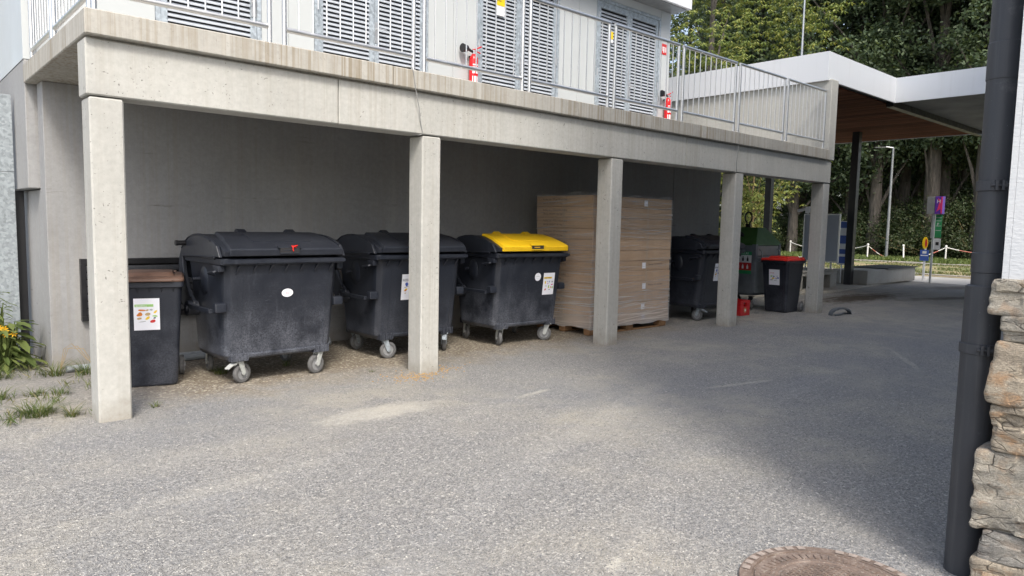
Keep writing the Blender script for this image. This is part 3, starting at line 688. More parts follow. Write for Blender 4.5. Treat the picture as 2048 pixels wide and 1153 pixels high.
# ------------------------------------------------------------------ four-wheeled containers
def caster(parent, x, y, ang, brake=False, top=.24, metal='castor'):
    q = MB(); mx = Matrix.Rotation(ang, 4, 'Z'); r = .10; off = .045
    q.box(-.05, .05, -.045, .045, top-.014, top, 0, mx)
    for s in (-1, 1): q.prism([(-.030, top-.012), (.040, top-.012), (off+.022, .10), (off, .075), (off-.022, .09)], s*.034-.003, s*.034+.003, 'y', 0, mx)
    q.prism([(-.03, top-.03), (.04, top-.03), (.035, top-.012), (-.025, top-.012)], -.034, .034, 'y', 0, mx)
    p = q.build('caster', metal, parent, .002); p.location = (x, y, 0)
    t = MB(); rings = []
    prof = [(.066, -.022), (.084, -.024), (.096, -.018), (.100, -.006), (.100, .006), (.096, .018), (.084, .024), (.066, .022)]
    n = 28; vs = []; fs = []
    for k in range(n):
        a = 2*math.pi*k/n
        for (rr, yy) in prof: vs.append(mx @ Vector((off+rr*math.cos(a), yy, .10+rr*math.sin(a))))
    m = len(prof)
    for k in range(n):
        for j in range(m): fs.append((k*m+j, ((k+1) % n)*m+j, ((k+1) % n)*m+(j+1) % m, k*m+(j+1) % m))
    t.add(vs, fs); t.build('tyre', 'rubber', p)
    h = MB(); h.cyl(mx @ Vector((off, -.030, .10)), mx @ Vector((off, .030, .10)), .022, 14)
    for k in range(8):
        a = 2*math.pi*k/8; c, s = math.cos(a), math.sin(a)
        h.tube([mx @ Vector((off+.018*c, 0, .10+.018*s)), mx @ Vector((off+.068*c, 0, .10+.068*s))], [.012, .008], 6)
    h.cyl(mx @ Vector((off, -.010, .10)), mx @ Vector((off, .010, .10)), .066, 24); h.build('wheel_hub', 'hub', p)
    if brake:
        b = MB(); b.prism([(-.03, top-.045), (-.09, top-.055), (-.135, top-.080), (-.14, top-.072), (-.09, top-.040), (-.03, top-.02)], -.028, .028, 'y', 0, mx); b.build('brake_lever', metal, p, .003)
    return p

def container(loc, rz, label, body='bin', hatch='lid', casters=(0, 0, 0, 0), metal='castor', brakes=(1, 0, 0, 0)):
    t = thing('waste_container', label, 'waste container', loc, rz, 'four-wheeled waste containers under the terrace')
    b = MB(); b.loft([rrect(.545, .365, .11, .235, 3), rrect(.572, .40, .13, .28, 3), rrect(.597, .495, .13, 1.09, 3), rrect(.602, .502, .12, 1.165, 3), rrect(.59, .495, .12, 1.165, 3)], 0, True, True)
    for sx in (-1, 1):                                             # moulded flutes on the front and corner pockets for the castors
        for sy in (-1, 1): b.box(sx*.43-.085, sx*.43+.085, sy*.355-.06, sy*.355+.06, .225, .30)
    b.build('body', body, t, .006)
    fl = MB()
    for x in (-.42, .445):
        fl.prism([(-.407, .30), (-.400, .30), (-.485, 1.06), (-.494, 1.06)], x, x+.010, 'x')
    for sx in (-1, 1):
        for k in (-.07, -.02, .03, .07): fl.prism([(-.435, .236), (-.40, .236), (-.43, .33)], sx*.43+k-.004, sx*.43+k+.004, 'x')
    fl.prism([(-.40, .262), (-.42, .262), (-.425, .285), (-.40, .30)], -.36, .36, 'x')
    fl.build('moulding', body, t)
    rim = MB(); rim.loft([rrect(.605, .51, .07, 1.160), rrect(.636, .548, .06, 1.166), rrect(.639, .55, .06, 1.222), rrect(.60, .50, .06, 1.230)], 0, False, True); rim.build('rim', body, t, .004)
    f2 = MB(); f2.box(-.628, .628, -.565, -.545, 1.178, 1.214); f2.build('rim_lip', body, t, .006)
    for k in range(7):
        rb = MB(); x = -.48+k*.16
        rb.prism([(-.498, 1.162), (-.545, 1.162), (-.492, 1.07)], x-.006, x+.006, 'x', 0, Matrix.Translation((x, 0, 1.12)) @ Matrix.Rotation(R(14), 4, 'Y') @ Matrix.Translation((-x, 0, -1.12)))
        rb.build('rib', body, t)
    arc = [(-.535, 1.243), (-.548, 1.30), (-.44, 1.352), (-.30, 1.408), (-.16, 1.446), (0, 1.466), (.14, 1.460), (.28, 1.432), (.40, 1.380), (.50, 1.305), (.57, 1.215), (.605, 1.11), (.61, 1.0)]
    arc = [(y*(.95 if y > .3 else 1), 1.24+(z-1.24)*.90 if z > 1.24 else z) for y, z in arc]
    lid = MB(); lid.prism(arc+[(.55, .98), (.535, 1.10), (.50, 1.235)], -.618, .618, 'x'); ld_ = lid.build('lid', 'lid', t, .012)
    g = MB()
    for x in (-.30, .30): g.prism([(-.05, 1.438), (.16, 1.435), (.36, 1.37), (.36, 1.382), (.16, 1.450), (-.05, 1.454)], x-.02, x+.02, 'x')
    g.build('lid_ridge', 'lid', ld_, .004)
    # end cheeks with the arms down to the pivots
    a2 = [(-.515, 1.238)]+[(y*1.0, z+.006) for y, z in arc[2:]]
    ch = a2+[(.60, .90), (.55, .78), (.46, .69), (.33, .625), (.22, .625), (.155, .685), (.165, .765), (.24, .815), (.33, .90), (.40, 1.02), (.43, 1.13), (.45, 1.205), (.20, 1.212), (-.38, 1.212), (-.40, 1.238)]
    for s in (-1, 1):
        c = MB(); c.prism(ch, s*.620, s*.654, 'x'); ck = c.build('lid_cheek', 'lid', ld_, .008)
        e = MB(); e.tube([(s*.656, y, z) for y, z in ((-.40, 1.238), (.20, 1.225), (.44, 1.215), (.425, 1.13), (.395, 1.02), (.325, .90), (.235, .81))], .009, 6)
        e.tube([(s*.656, y-.01, z-.012) for y, z in a2[2:-3]], .007, 6)
        e.cyl((s*.60, .225, .70), (s*.70, .225, .70), .075, 20); e.cyl((s*.70, .225, .70), (s*.715, .225, .70), .03, 14)
        e.build('arm_edge', 'lid', ck)
        k = MB(); k.cyl((s*.65, .36, 1.345), (s*.73, .36, 1.345), .025, 12); k.cyl((s*.73, .36, 1.345), (s*.75, .36, 1.345), .028, 12); k.build('lid_peg', 'black', ck)
    for s in (-1, 1):
        k = MB(); k.box(min(s*.66, s*.70), max(s*.66, s*.70), -.36, .20, .705, .745); k.build('arm_link', 'bin_clean', t, .006)
        k = MB(); k.prism([(-.445, .715), (-.355, .70), (-.345, .785), (-.365, .805), (-.435, .80)], s*.56, s*.668, 'x'); k.build('trunnion', 'bin_clean', t, .014)
        k = MB(); k.prism([(-.47, 1.16), (-.47, 1.10), (-.36, 1.10), (-.33, 1.16)], s*.585, s*.65, 'x'); k.build('rim_lug', body, t, .008)
        k = MB(); rings = []
        for (q, rr) in ((0, .15), (.03, .145), (.05, .11), (.058, .05)):
            rings.append([(s*(.562+q), .02+rr*.72*math.cos(2*math.pi*i/18), 1.0+rr*math.sin(2*math.pi*i/18)) for i in range(18)])
        k.loft(rings); k.cyl((s*.60, .10, 1.0), (s*.68, .10, 1.0), .02, 10); k.build('side_boss', 'bin_clean', t, .004)
        k = MB(); k.tube([(s*.60, -.42, 1.12), (s*.66, -.40, 1.10), (s*.66, -.26, 1.08), (s*.60, -.24, 1.06)], .014, 8); k.build('side_handle', 'bin_clean', t)
    # hatch on the front of the lid
    hp = [(-.578, 1.250), (-.586, 1.318), (-.565, 1.338), (-.445, 1.392), (-.30, 1.446), (-.16, 1.482), (-.05, 1.494)]
    inn = [(-.05, 1.46), (-.16, 1.44), (-.30, 1.40), (-.44, 1.345), (-.545, 1.295), (-.54, 1.250)]
    sq = lambda L: [(y, 1.25+(z-1.25)*.90) for y, z in L]
    hp, inn = sq(hp), sq(inn)
    hx = .575
    hm = MB(); n = len(hp)
    # trapezoid: narrower at the top
    pts = []
    for y, z in hp+inn:
        k = (z-1.25)/.24; pts.append((hx-.13*max(0, k-.32)**1.3, y, z))
    m = len(pts); vs = [(-a, y, z) for a, y, z in pts]+[(a, y, z) for a, y, z in pts]
    hm.add(vs, [tuple(range(m)), tuple(range(2*m-1, m-1, -1))]+[(i, m+i, m+(i+1) % m, (i+1) % m) for i in range(m)])
    ht = hm.build('hatch', hatch, t, .010)
    for x in (-.26, .26):
        k = MB(); k.prism([(-.12, 1.459), (-.04, 1.498), (.03, 1.459), (.0, 1.440)], x-.045, x+.045, 'x'); k.build('hatch_hinge', hatch, ht, .004)
    k = MB(); k.box(-.10, .10, -.600, -.58, 1.278, 1.330); k.build('handle_slot_shade', 'dark', ht, .004)  # dark box put on the lip as the shade inside the grip slot
    k = MB(); k.prism([(-.604, 1.326), (-.58, 1.345), (-.55, 1.356), (-.575, 1.330)], -.12, .12, 'x'); k.box(-.10, .10, -.6025, -.585, 1.268, 1.280); k.box(-.07, .03, -.6025, -.585, 1.298, 1.308); k.build('handle', hatch, ht, .003)
    pl = MB(); pl.prism([(y, 1.25+(z-1.25)*.90) for y, z in [(-.44, 1.402), (-.30, 1.455), (-.14, 1.494), (-.14, 1.486), (-.30, 1.446), (-.44, 1.394)]], -.30, .30, 'x'); pl.build('hatch_panel', hatch, ht, .002)
    for (x, y), a, br in zip(((-.43, -.355), (.43, -.355), (-.43, .355), (.43, .355)), casters, brakes): caster(t, x, y, a, br, metal=metal)
    return t
TI = R(6.8)
def on_front(x, z):
    """a spot on the sloping front of a container and the rotation that lays a sheet there"""
    k = (z-.27)/(1.10-.27); return (x, -(.395+.10*k)-.0015, z), (R(90)+TI, 0, 0)
def sticker(parent, loc, rot, wd, ht, title, tmat, bandmat=None, pics=(), boxed=False):
    s = MB(); s.box(-wd/2, wd/2, -ht/2, ht/2, 0, .0012); st = s.build('sticker', 'paper', parent); st.location = loc; st.rotation_euler = rot
    if bandmat:
        b = MB(); b.box(-wd*.46, wd*.26, ht*.235, ht*.315, .0013, .0016); b.build('title_band', bandmat, st)
    if boxed:
        b = MB()
        for (x0, x1, y0, y1) in ((-wd*.45, wd*.38, ht*.315, ht*.322), (-wd*.45, wd*.38, ht*.228, ht*.235), (-wd*.45, -wd*.435, ht*.235, ht*.315), (wd*.365, wd*.38, ht*.235, ht*.315)): b.box(x0, x1, y0, y1, .0013, .0016)
        b.build('title_frame', 'ink', st)
    text(title, ht*.078, tmat, st, (-wd*.42, ht*.245, .0018), (0, 0, 0), sx=min(1.0, .8))
    cols = sorted(set(p[4] for p in pics)); mb = MB()
    for (u, v, a, b_, cm, ang) in pics:
        n = 9; ca, sa = math.cos(ang), math.sin(ang); vs = []
        rr = random.Random(int(u*977+v*331+a*71))
        for k in range(n):
            q = 2*math.pi*k/n; f = rr.uniform(.78, 1.15); x = a*f*math.cos(q); y = b_*f*math.sin(q); vs.append((wd*u+(x*ca-y*sa)*wd, ht*v+(x*sa+y*ca)*wd, .0014))
        mb.add(vs, [tuple(range(n))], cols.index(cm))
    if pics: mb.build('picture', list(cols), st, smooth=False)
    return st
PB = [(-.18, .13, .16, .04, 'inkorange', -.05), (.02, .13, .07, .035, 'inktan', .2), (.17, .14, .08, .04, 'inkgrey', 0), (.33, .07, .09, .05, 'inkyellow', .8), (-.27, .0, .12, .09, 'inkorange', .5), (.04, .0, .12, .08, 'inktan', .1), (.31, -.06, .11, .045, 'inkgreen', -.1),
      (-.29, -.13, .10, .05, 'inktan', .1), (.03, -.12, .12, .055, 'inkyellow', .6), (-.18, -.23, .18, .02, 'inkgrey', .1), (.23, -.22, .12, .07, 'inkred', .4), (.30, -.12, .06, .03, 'ink', .2)]
PR = [(-.18, .10, .10, .12, 'inkblue', 0), (.06, .11, .05, .10, 'inkgrey', .4), (-.22, -.10, .13, .06, 'inkyellow', .4), (-.24, -.14, .08, .035, 'inkred', .5), (.08, -.06, .08, .08, 'inkblue', .2), (-.25, -.24, .05, .03, 'inktan', 0), (.28, .06, .09, .06, 'inkgreen', .2), (.30, -.12, .07, .09, 'inkgrey', 0), (.1, -.22, .10, .02, 'inkgrey', 0), (-.2, .0, .14, .015, 'ink', .2)]
PY = [(-.30, .06, .075, .12, 'inkyellow', 0), (-.08, .10, .03, .06, 'purple', .1), (.08, .11, .05, .04, 'inkblue', .2), (.32, .09, .08, .06, 'inkgrey', 0), (.33, -.04, .10, .05, 'inkpink', .2), (-.06, .01, .05, .035, 'inkpink', 0), (.06, .05, .06, .02, 'inkgreen', .1), (-.22, -.10, .12, .03, 'inkgrey', -.1), (.03, -.12, .06, .10, 'inkgreen', 0), (.25, -.17, .05, .08, 'inkorange', .4), (.40, -.17, .05, .09, 'inkgreen', -.2), (-.26, -.26, .09, .05, 'inkred', .7), (.12, -.27, .08, .02, 'ink', .1), (.05, -.19, .10, .03, 'inkyellow', 0)]
PP = [(-.26, .06, .12, .06, 'inkgreen', .2), (-.05, .05, .09, .05, 'inkblue', -.4), (.26, .08, .10, .035, 'inkgrey', .2), (-.1, -.08, .16, .06, 'inkyellow', .3), (.18, -.08, .08, .08, 'inkgrey', 0), (.36, -.04, .08, .08, 'inkblue', .1), (-.28, -.18, .15, .06, 'inkgrey', 0), (.1, -.2, .16, .03, 'inkgrey', 0), (-.12, -.02, .07, .05, 'inktan', 0)]
c1 = container((3.015, 7.165, 0), R(1.2), 'scuffed black container at the left with a white oval sticker and red ribbon', 'bin', 'lid', (R(20), R(-165), R(80), R(100)))
c2 = container((4.845, 7.42, 0), R(-1.0), 'black container half hidden behind the second concrete column', 'bin_clean', 'lid', (R(-10), R(55), R(15), R(60)), metal='galv', brakes=(0, 1, 0, 0))
c3 = container((6.515, 7.27, 0), R(-1.4), 'black container with a yellow lid flap beside the stacked cartons', 'bin', 'yellow', (R(70), R(140), R(75), R(30)), brakes=(0, 0, 0, 0))
c4 = container((10.97, 7.16, 0), 0, 'black container in deep shade right of the stacked cartons', 'bin_clean', 'lid', (R(95), R(30), R(150), R(30)), metal='galv')
# oval and round stickers, paper notices
def disc(parent, x, z, rx, rz_, lines):
    l, r = on_front(x, z); q = MB(); n = 28
    q.prism([(rx*math.cos(2*math.pi*k/n), rz_*math.sin(2*math.pi*k/n)) for k in range(n)], 0, .0012, 'z'); o = q.build('round_sticker', 'paper', parent); o.location = l; o.rotation_euler = r
    for i, (s_, m_) in enumerate(lines): text(s_, .011, m_, o, (0, .003-i*.014, .0014), (0, 0, 0), 'CENTER')
    return o
disc(c1, .03, .875, .060, .042, [('Restmüll', 'inkred'), ('1100 Liter', 'inkred')])
disc(c3, .12, .90, .055, .055, [('Leichtverpackung', 'inkgrey')])
l, r = on_front(-.16, .84); sticker(c2, l, r, .215, .305, 'RESTMÜLL', 'ink', None, PR, True)
l, r = on_front(.33, .80); sticker(c3, l, r, .205, .30, 'GELBE TONNE', 'ink', 'inkyellow', PY)
l, r = on_front(-.10, .84); sticker(c4, l, r, .215, .305, 'RESTMÜLL', 'ink', None, PR, True)
# red ribbon tied into the handle of the left container
q = MB(); q.tube([(.02, -.590, 1.345), (.028, -.608, 1.33), (.025, -.610, 1.31), (.032, -.608, 1.295)], .005, 6); q.tube([(.03, -.606, 1.335), (.055, -.608, 1.348), (.075, -.602, 1.348)], .005, 6); q.tube([(.012, -.600, 1.345), (.04, -.608, 1.342), (.06, -.606, 1.332)], .004, 6)
q.build('red_ribbon', 'ribbon', c1)

# ------------------------------------------------------------------ two-wheeled bins
def wheelie(loc, rz, label, lidmat, body='bin_clean', tilt=0):
    t = thing('wheelie_bin', label, 'wheelie bin', loc, rz, 'two-wheeled bins under the terrace')
    b = MB(); b.loft([rrect(.215, .235, .05, .005, cy=.0), rrect(.225, .25, .05, .03), rrect(.272, .325, .05, .90, cy=-.015), rrect(.275, .33, .05, .955, cy=-.015)], 0, True, True); b.build('body', body, t, .005)
    rm = MB(); rm.loft([rrect(.283, .338, .04, .948, cy=-.015), rrect(.293, .352, .04, .952, cy=-.015), rrect(.293, .352, .04, .998, cy=-.015), rrect(.27, .33, .04, 1.002, cy=-.015)]); rm.build('rim', body, t, .003)
    g = MB()
    for x in (-.175, .175):
        g.prism([(-.262, .05), (-.250, .05), (-.336, .93), (-.346, .93)], x-.008, x+.008, 'x')
    for k in range(5): g.prism([(-.345, .95), (-.37, .95), (-.338, .90)], -.2+k*.1-.004, -.2+k*.1+.004, 'x')
    g.build('moulding', body, t)
    l_ = MB(); l_.loft([rrect(.296, .362, .05, 1.003, cy=-.012), rrect(.296, .362, .05, 1.028, cy=-.012), rrect(.275, .33, .06, 1.048, cy=-.005)], 0, True, True)
    l_.loft([rrect(.215, .25, .05, 1.047, cy=.0), rrect(.195, .225, .06, 1.080, cy=.02)], 0, True, True)
    ld2 = l_.build('lid', lidmat, t, .005)
    h = MB(); h.box(-.2, .2, -.395, -.37, 1.006, 1.026); h.build('lid_grip', lidmat, ld2, .006)
    for s in (-1, 1):
        h = MB(); h.box(s*.2-.03, s*.2+.03, .30, .40, 1.02, 1.062); h.build('lid_hinge', lidmat, ld2, .006)
    h = MB(); h.tube([(-.25, .31, .97), (-.25, .42, .985), (.25, .42, .985), (.25, .31, .97)], .016, 10); h.build('push_handle', body, t)
    for s in (-1, 1):
        wv = MB(); wv.tube([(s*.235, .27, .10), (s*.24, .27, .10), (s*.275, .27, .10), (s*.28, .27, .10)], [.092, .10, .10, .092], 28); wo = wv.build('wheel', 'rubber', t)
        hb = MB(); hb.tube([(s*.280, .27, .10), (s*.283, .27, .10)], [.066, .060], 24); hb.tube([(s*.283, .27, .10), (s*.295, .27, .10)], [.024, .020], 14)
        for k in range(6):
            a = 2*math.pi*k/6; hb.tube([(s*.284, .27+.02*math.cos(a), .10+.02*math.sin(a)), (s*.284, .27+.062*math.cos(a), .10+.062*math.sin(a))], .006, 5)
        hb.build('wheel_hub', 'hub', wo)
    ax = MB(); ax.cyl((-.235, .27, .10), (.235, .27, .10), .012, 10); ax.build('axle', 'galv', t)
    return t
def on_w(x, z):
    k = z/.93; return (x, -(.25+.09*k)-.002, z), (R(90)+R(5.6), 0, 0)
bio = wheelie((1.985, 7.385, 0), R(-17), 'black wheelie bin with a brown lid behind the first concrete column', 'brown')
l, r = on_w(-.025, .70); sticker(bio, l, r, .215, .30, 'BIOABFALL', 'signwhite', 'inkgreen', PB)
rb_ = wheelie((13.22, 6.70, 0), R(-90), 'black wheelie bin with a red lid beside the last concrete column', 'redlid')
l, r = on_w(-.01, .68); sticker(rb_, l, r, .215, .30, 'ALTPAPIER', 'inkred', None, PP)

# ------------------------------------------------------------------ glass recycling container
gc = thing('recycling_container', 'grey steel recycling container with a green hipped lid and lifting loop', 'recycling container', (13.36, 7.57, 0))
q = MB(); q.loft([rrect(.46, .42, .05, .28), rrect(.50, .47, .06, .33), rrect(.50, .47, .06, .45)], 0, True, False); q.loft([rrect(.485, .455, .06, .45), rrect(.485, .455, .06, 1.27)], 0, False, True); q.build('body', 'cgrey', gc, .006)
for sx in (-1, 1):
    for sy in (-1, 1):
        q = MB(); q.box(sx*.46-.045, sx*.46+.045, sy*.43-.045, sy*.43+.045, .34, 1.30); q.build('corner_post', 'cgrey', gc, .012)
q = MB(); q.box(-.41, .41, -.464, -.452, 1.08, 1.26); q.box(-.41, .41, -.468, -.452, 1.02, 1.045); q.build('side_band', 'cgrey2', gc, .004)
q = MB(); q.loft([[(-.50, -.47, 1.272), (.50, -.47, 1.272), (.50, .47, 1.272), (-.50, .47, 1.272)], [(-.50, -.47, 1.312), (.50, -.47, 1.312), (.50, .47, 1.312), (-.50, .47, 1.312)], [(-.15, -.30, 1.63), (.15, -.30, 1.63), (.15, .30, 1.63), (-.15, .30, 1.63)]]); rf = q.build('lid', 'green', gc, .008)
q = MB(); pts = [(0, -.03, 1.63), (0, -.03, 1.72)]+[(0, .085*math.sin(R(a))*(.9), 1.83-.085*math.cos(R(a))*1.3) for a in range(-20, -341, -20)]+[(0, .03, 1.72), (0, .03, 1.63)]; q.tube(pts, .017, 8); q.box(-.02, .02, -.05, .05, 1.63, 1.70); q.build('lifting_loop', 'black', rf)
q = MB(); q.cyl((-.33, -.02, 1.47), (-.36, -.02, 1.45), .09, 18); q.build('throw_opening', 'dark', rf)
for sx in (-1, 1):
    q = MB(); q.tube([(sx*.36, -.46, .95), (sx*.36, -.53, .97), (sx*.36, -.53, 1.12), (sx*.36, -.50, 1.18), (sx*.36, -.46, 1.20)], .012, 8); q.build('side_handle', 'cgrey2', gc)
# the banded notice on the side facing the yard
nb_ = MB(); nb_.box(-.30, .30, -.22, .22, 0, .002); no = nb_.build('notice', 'signwhite', gc); no.location = (-.489, -.10, .93); no.rotation_euler = (R(90), 0, R(-90))
q = MB(); q.box(-.30, .30, .15, .22, .0021, .003); q.box(-.30, .30, -.22, -.15, .0021, .003); q.build('green_band', 'signgreen', no)
q = MB(); q.box(-.30, .30, -.15, 0.0, .0021, .003); q.build('red_band', 'inkred', no)
text('ALTGLAS', .06, 'signwhite', no, (-.03, .165, .0034), (0, 0, 0))
q = MB()
for x in (-.22, -.12, .0, .1, .2):
    q.add([(x-.02, .03, .0032), (x+.02, .03, .0032), (x+.02, .08, .0032), (x+.008, .10, .0032), (x+.008, .125, .0032), (x-.008, .125, .0032), (x-.008, .10, .0032), (x-.02, .08, .0032)], [tuple(range(8))], 0)
    q.add([(x-.02, -.12, .0032), (x+.02, -.12, .0032), (x+.02, -.07, .0032), (x+.008, -.05, .0032), (x+.008, -.03, .0032), (x-.008, -.03, .0032), (x-.008, -.05, .0032), (x-.02, -.07, .0032)], [tuple(range(8))], 1)
q.build('symbol', ['ink', 'signwhite'], no)
for x, y, a in ((-.42, -.38, R(95)), (.42, -.38, R(95)), (-.42, .38, R(60)), (.42, .38, R(95))): caster(gc, x, y, a, False, .27, 'black')

# red drinks crate behind the fourth column
cr = thing('drinks_crate', 'red plastic drinks crate on the gravel beside the fourth concrete column', 'crate', (11.93, 6.94, 0))
q = MB(); hx, hy, H = .165, .20, .28; th = .012
for s in (-1, 1):
    q.box(s*hx-(th if s > 0 else 0), s*hx+(th if s < 0 else 0), -hy, hy, 0, .17); q.box(s*hx-(th if s > 0 else 0), s*hx+(th if s < 0 else 0), -hy, hy, .24, H)
    for yy in (-1, 1): q.box(s*hx-(th if s > 0 else 0), s*hx+(th if s < 0 else 0), yy*.15-.05, yy*.15+.05, .17, .24)
    q.box(-hx+th, hx-th, s*hy-(th if s > 0 else 0), s*hy+(th if s < 0 else 0), 0, .17); q.box(-hx+th, hx-th, s*hy-(th if s > 0 else 0), s*hy+(th if s < 0 else 0), .24, H)
    for xx in (-1, 1): q.box(xx*.105-.05, xx*.105+.05, s*hy-(th if s > 0 else 0), s*hy+(th if s < 0 else 0), .17, .24)
q.box(-hx+th, hx-th, -hy+th, hy-th, .0, .012); q.build('shell', 'redcrate', cr, .003)
q = MB()
for k in (-.055, .055): q.box(k-.004, k+.004, -hy+th, hy-th, .012, .2)
for k in (-.1, -.03, .04, .11): q.box(-hx+th, hx-th, k-.004, k+.004, .012, .198)
q.build('divider', 'redcrate', cr)
q = MB(); n = 16; q.prism([((.055 if k % 2 else .036)*math.cos(2*math.pi*k/n), .10+(.055 if k % 2 else .036)*math.sin(2*math.pi*k/n)) for k in range(n)], -hy-.002, -hy, 'y'); q.prism([(.022*math.cos(2*math.pi*k/n), .10+.022*math.sin(2*math.pi*k/n)) for k in range(n)], -hy-.0035, -hy-.002, 'y', 1); q.build('emblem', ['brass', 'paper'], cr, smooth=False)

# ------------------------------------------------------------------ pallet of cartons wrapped in film
SX0, SX1, SY0, SY1 = 7.675, 9.575, 6.765, 7.93
pa = thing('pallet', 'long wooden pallet on the gravel below the wrapped cartons', 'pallet', (8.62, 7.35, 0))
for y0, y1 in ((6.80, 6.90), (7.30, 7.40), (7.79, 7.89)):
    q = MB(pa.location); q.box(SX0+.02, SX1-.02, y0, y1, .003, .022); q.build('bottom_board', 'wood', pa, .002)
    for x0 in (SX0+.02, 8.53, SX1-.20):
        q = MB(pa.location); q.box(x0, x0+.17, y0-.01, y1+.01, .0225, .098); q.build('block', 'wood', pa, .003)
for k in range(13):
    x0 = SX0+.02+k*.1435
    q = MB(pa.location); q.box(x0, x0+.12, SY0+.02, SY1-.02, .0985, .12); q.build('deck_board', 'wood', pa, .002)
ordn = ['lowest', 'second lowest', 'third lowest', 'fourth lowest', 'fifth lowest', 'sixth lowest', 'sixth from the top', 'fifth from the top', 'fourth from the top', 'third from the top', 'second from the top', 'topmost']
lh = .1595
for i in range(12):
    dx, dy = rnd.uniform(-.007, .007), rnd.uniform(-.006, .006); z0 = .122+i*lh
    t = thing('carton', f'long brown carton, {ordn[i]} in the film-wrapped stack of twelve', 'carton', ((SX0+SX1)/2+dx, (SY0+SY1)/2+dy, z0), R(rnd.uniform(-.25, .25)), 'brown cartons stacked on the pallet')
    hx, hy = (SX1-SX0)/2-.006, (SY1-SY0)/2-.006
    q = MB(); q.box(-hx, hx, -hy, hy, .0012, lh-.0015); q.build('box', 'card', t, .006)
    tp = MB(); tp.box(.30, .36, -hy-.0008, -hy-.0002, .004, lh-.006); tp.box(-hx-.0008, -hx-.0002, -.03, .03, .004, lh-.006); tp.build('tape', 'tape', t)
    a = text('Packing size: 197.5x118.5x16.0cm', .042, 'inkbrown', t, (-hx-.0012, .44, .092), (R(90), 0, R(-90)), sx=.88); b = text('GROSS WEIGHT: 42.0 kgs', .042, 'inkbrown', t, (-hx-.0012, .44, .036), (R(90), 0, R(-90)), sx=.88)
    if i in (0, 1, 3, 5, 11):
        s_ = MB(); x = .235; s_.box(x, x+.085, -hy-.0014, -hy-.0009, .035, .125); s_.build('paper_label', 'paper', t)
    if i in (5, 3):
        text('Packing size: 197.5x118.5x16.0cm', .034, 'inkbrown', t, (.38, -hy-.0012, .085), (R(90), 0, 0), sx=.8)
# stretch film: a thin wrinkled skin
fm = MB(); nx, nz = 34, 42; per = []
e = .012
def perim(u):
    W, D = SX1-SX0+2*e, SY1-SY0+2*e; P = 2*(W+D); s = (u % 1)*P
    if s < W: return SX0-e+s, SY0-e, (0, -1)
    s -= W
    if s < D: return SX1+e, SY0-e+s, (1, 0)
    s -= D
    if s < W: return SX1+e-s, SY1+e, (0, 1)
    s -= W; return SX0-e, SY1+e-s, (-1, 0)
NU = 180; vs = []; fs = []
for j in range(nz+1):
    z = .10+(1.965)*j/nz
    for i in range(NU):
        x, y, n = perim(i/NU); d = mn.noise(Vector((x*2.2, y*2.2, z*11+x*1.3)))*.006
        if j == nz: z2 = z+mn.noise(Vector((x*4, y*4, 3)))*.03
        elif j == 0: z2 = z+mn.noise(Vector((x*5, y*5, 9)))*.025
        else: z2 = z
        vs.append((x+n[0]*d, y+n[1]*d, z2))
for j in range(nz):
    for i in range(NU): fs.append((j*NU+i, j*NU+(i+1) % NU, (j+1)*NU+(i+1) % NU, (j+1)*NU+i))
fm.add(vs, fs)
tag(fm.build('stretch_film', 'film', None, ang=3), 'clear wrinkled stretch film wound around the stack of cartons', 'plastic film')

# ------------------------------------------------------------------ manhole cover at the lower right
mh = thing('manhole_cover', 'rusty round manhole cover in the gravel at the bottom right', 'manhole cover', (3.115, 1.254, 0))
q = MB(); rings = []
for rr, z in ((.40, -.02), (.412, .012), (.408, .018), (.355, .018), (.353, .008), (.345, .008), (.342, .017), (.255, .0165), (.25, .012), (.235, .012), (.23, .017), (.01, .017)):
    rings.append([(rr*math.cos(2*math.pi*k/64), rr*math.sin(2*math.pi*k/64), z) for k in range(64)])
q.loft(rings, 0, True, True); q.build('plate', 'rust', mh)
q = MB()
for k in range(40):
    if k % 10 in (3, 4): continue
    a0, a1 = 2*math.pi*k/40, 2*math.pi*(k+.62)/40
    q.add([(.365*math.cos(a0), .365*math.sin(a0), .0225), (.400*math.cos(a0), .400*math.sin(a0), .0225), (.400*math.cos(a1), .400*math.sin(a1), .0225), (.365*math.cos(a1), .365*math.sin(a1), .0225)], [(0, 1, 2, 3)], 1)
for k in range(56):
    a0, a1 = 2*math.pi*k/56, 2*math.pi*(k+.55)/56
    vs = [(r0*math.cos(a), r0*math.sin(a), z) for z in (.015, .0215) for r0, a in ((.275, a0), (.315, a0), (.315, a1), (.275, a1))]
    q.add(vs, [(4, 5, 6, 7), (0, 1, 5, 4), (1, 2, 6, 5), (2, 3, 7, 6), (3, 0, 4, 7)], 0)
for i in range(-9, 10):
    for j in range(-9, 10):
        x, y = i*.024+(j % 2)*.012, j*.022
        if x*x+y*y < .215**2: q.box(x-.008, x+.008, y-.006, y+.006, .016, .0215)
tag(q.build('raised_pattern', ['rust', 'worn'], mh, smooth=False), kind='stuff')

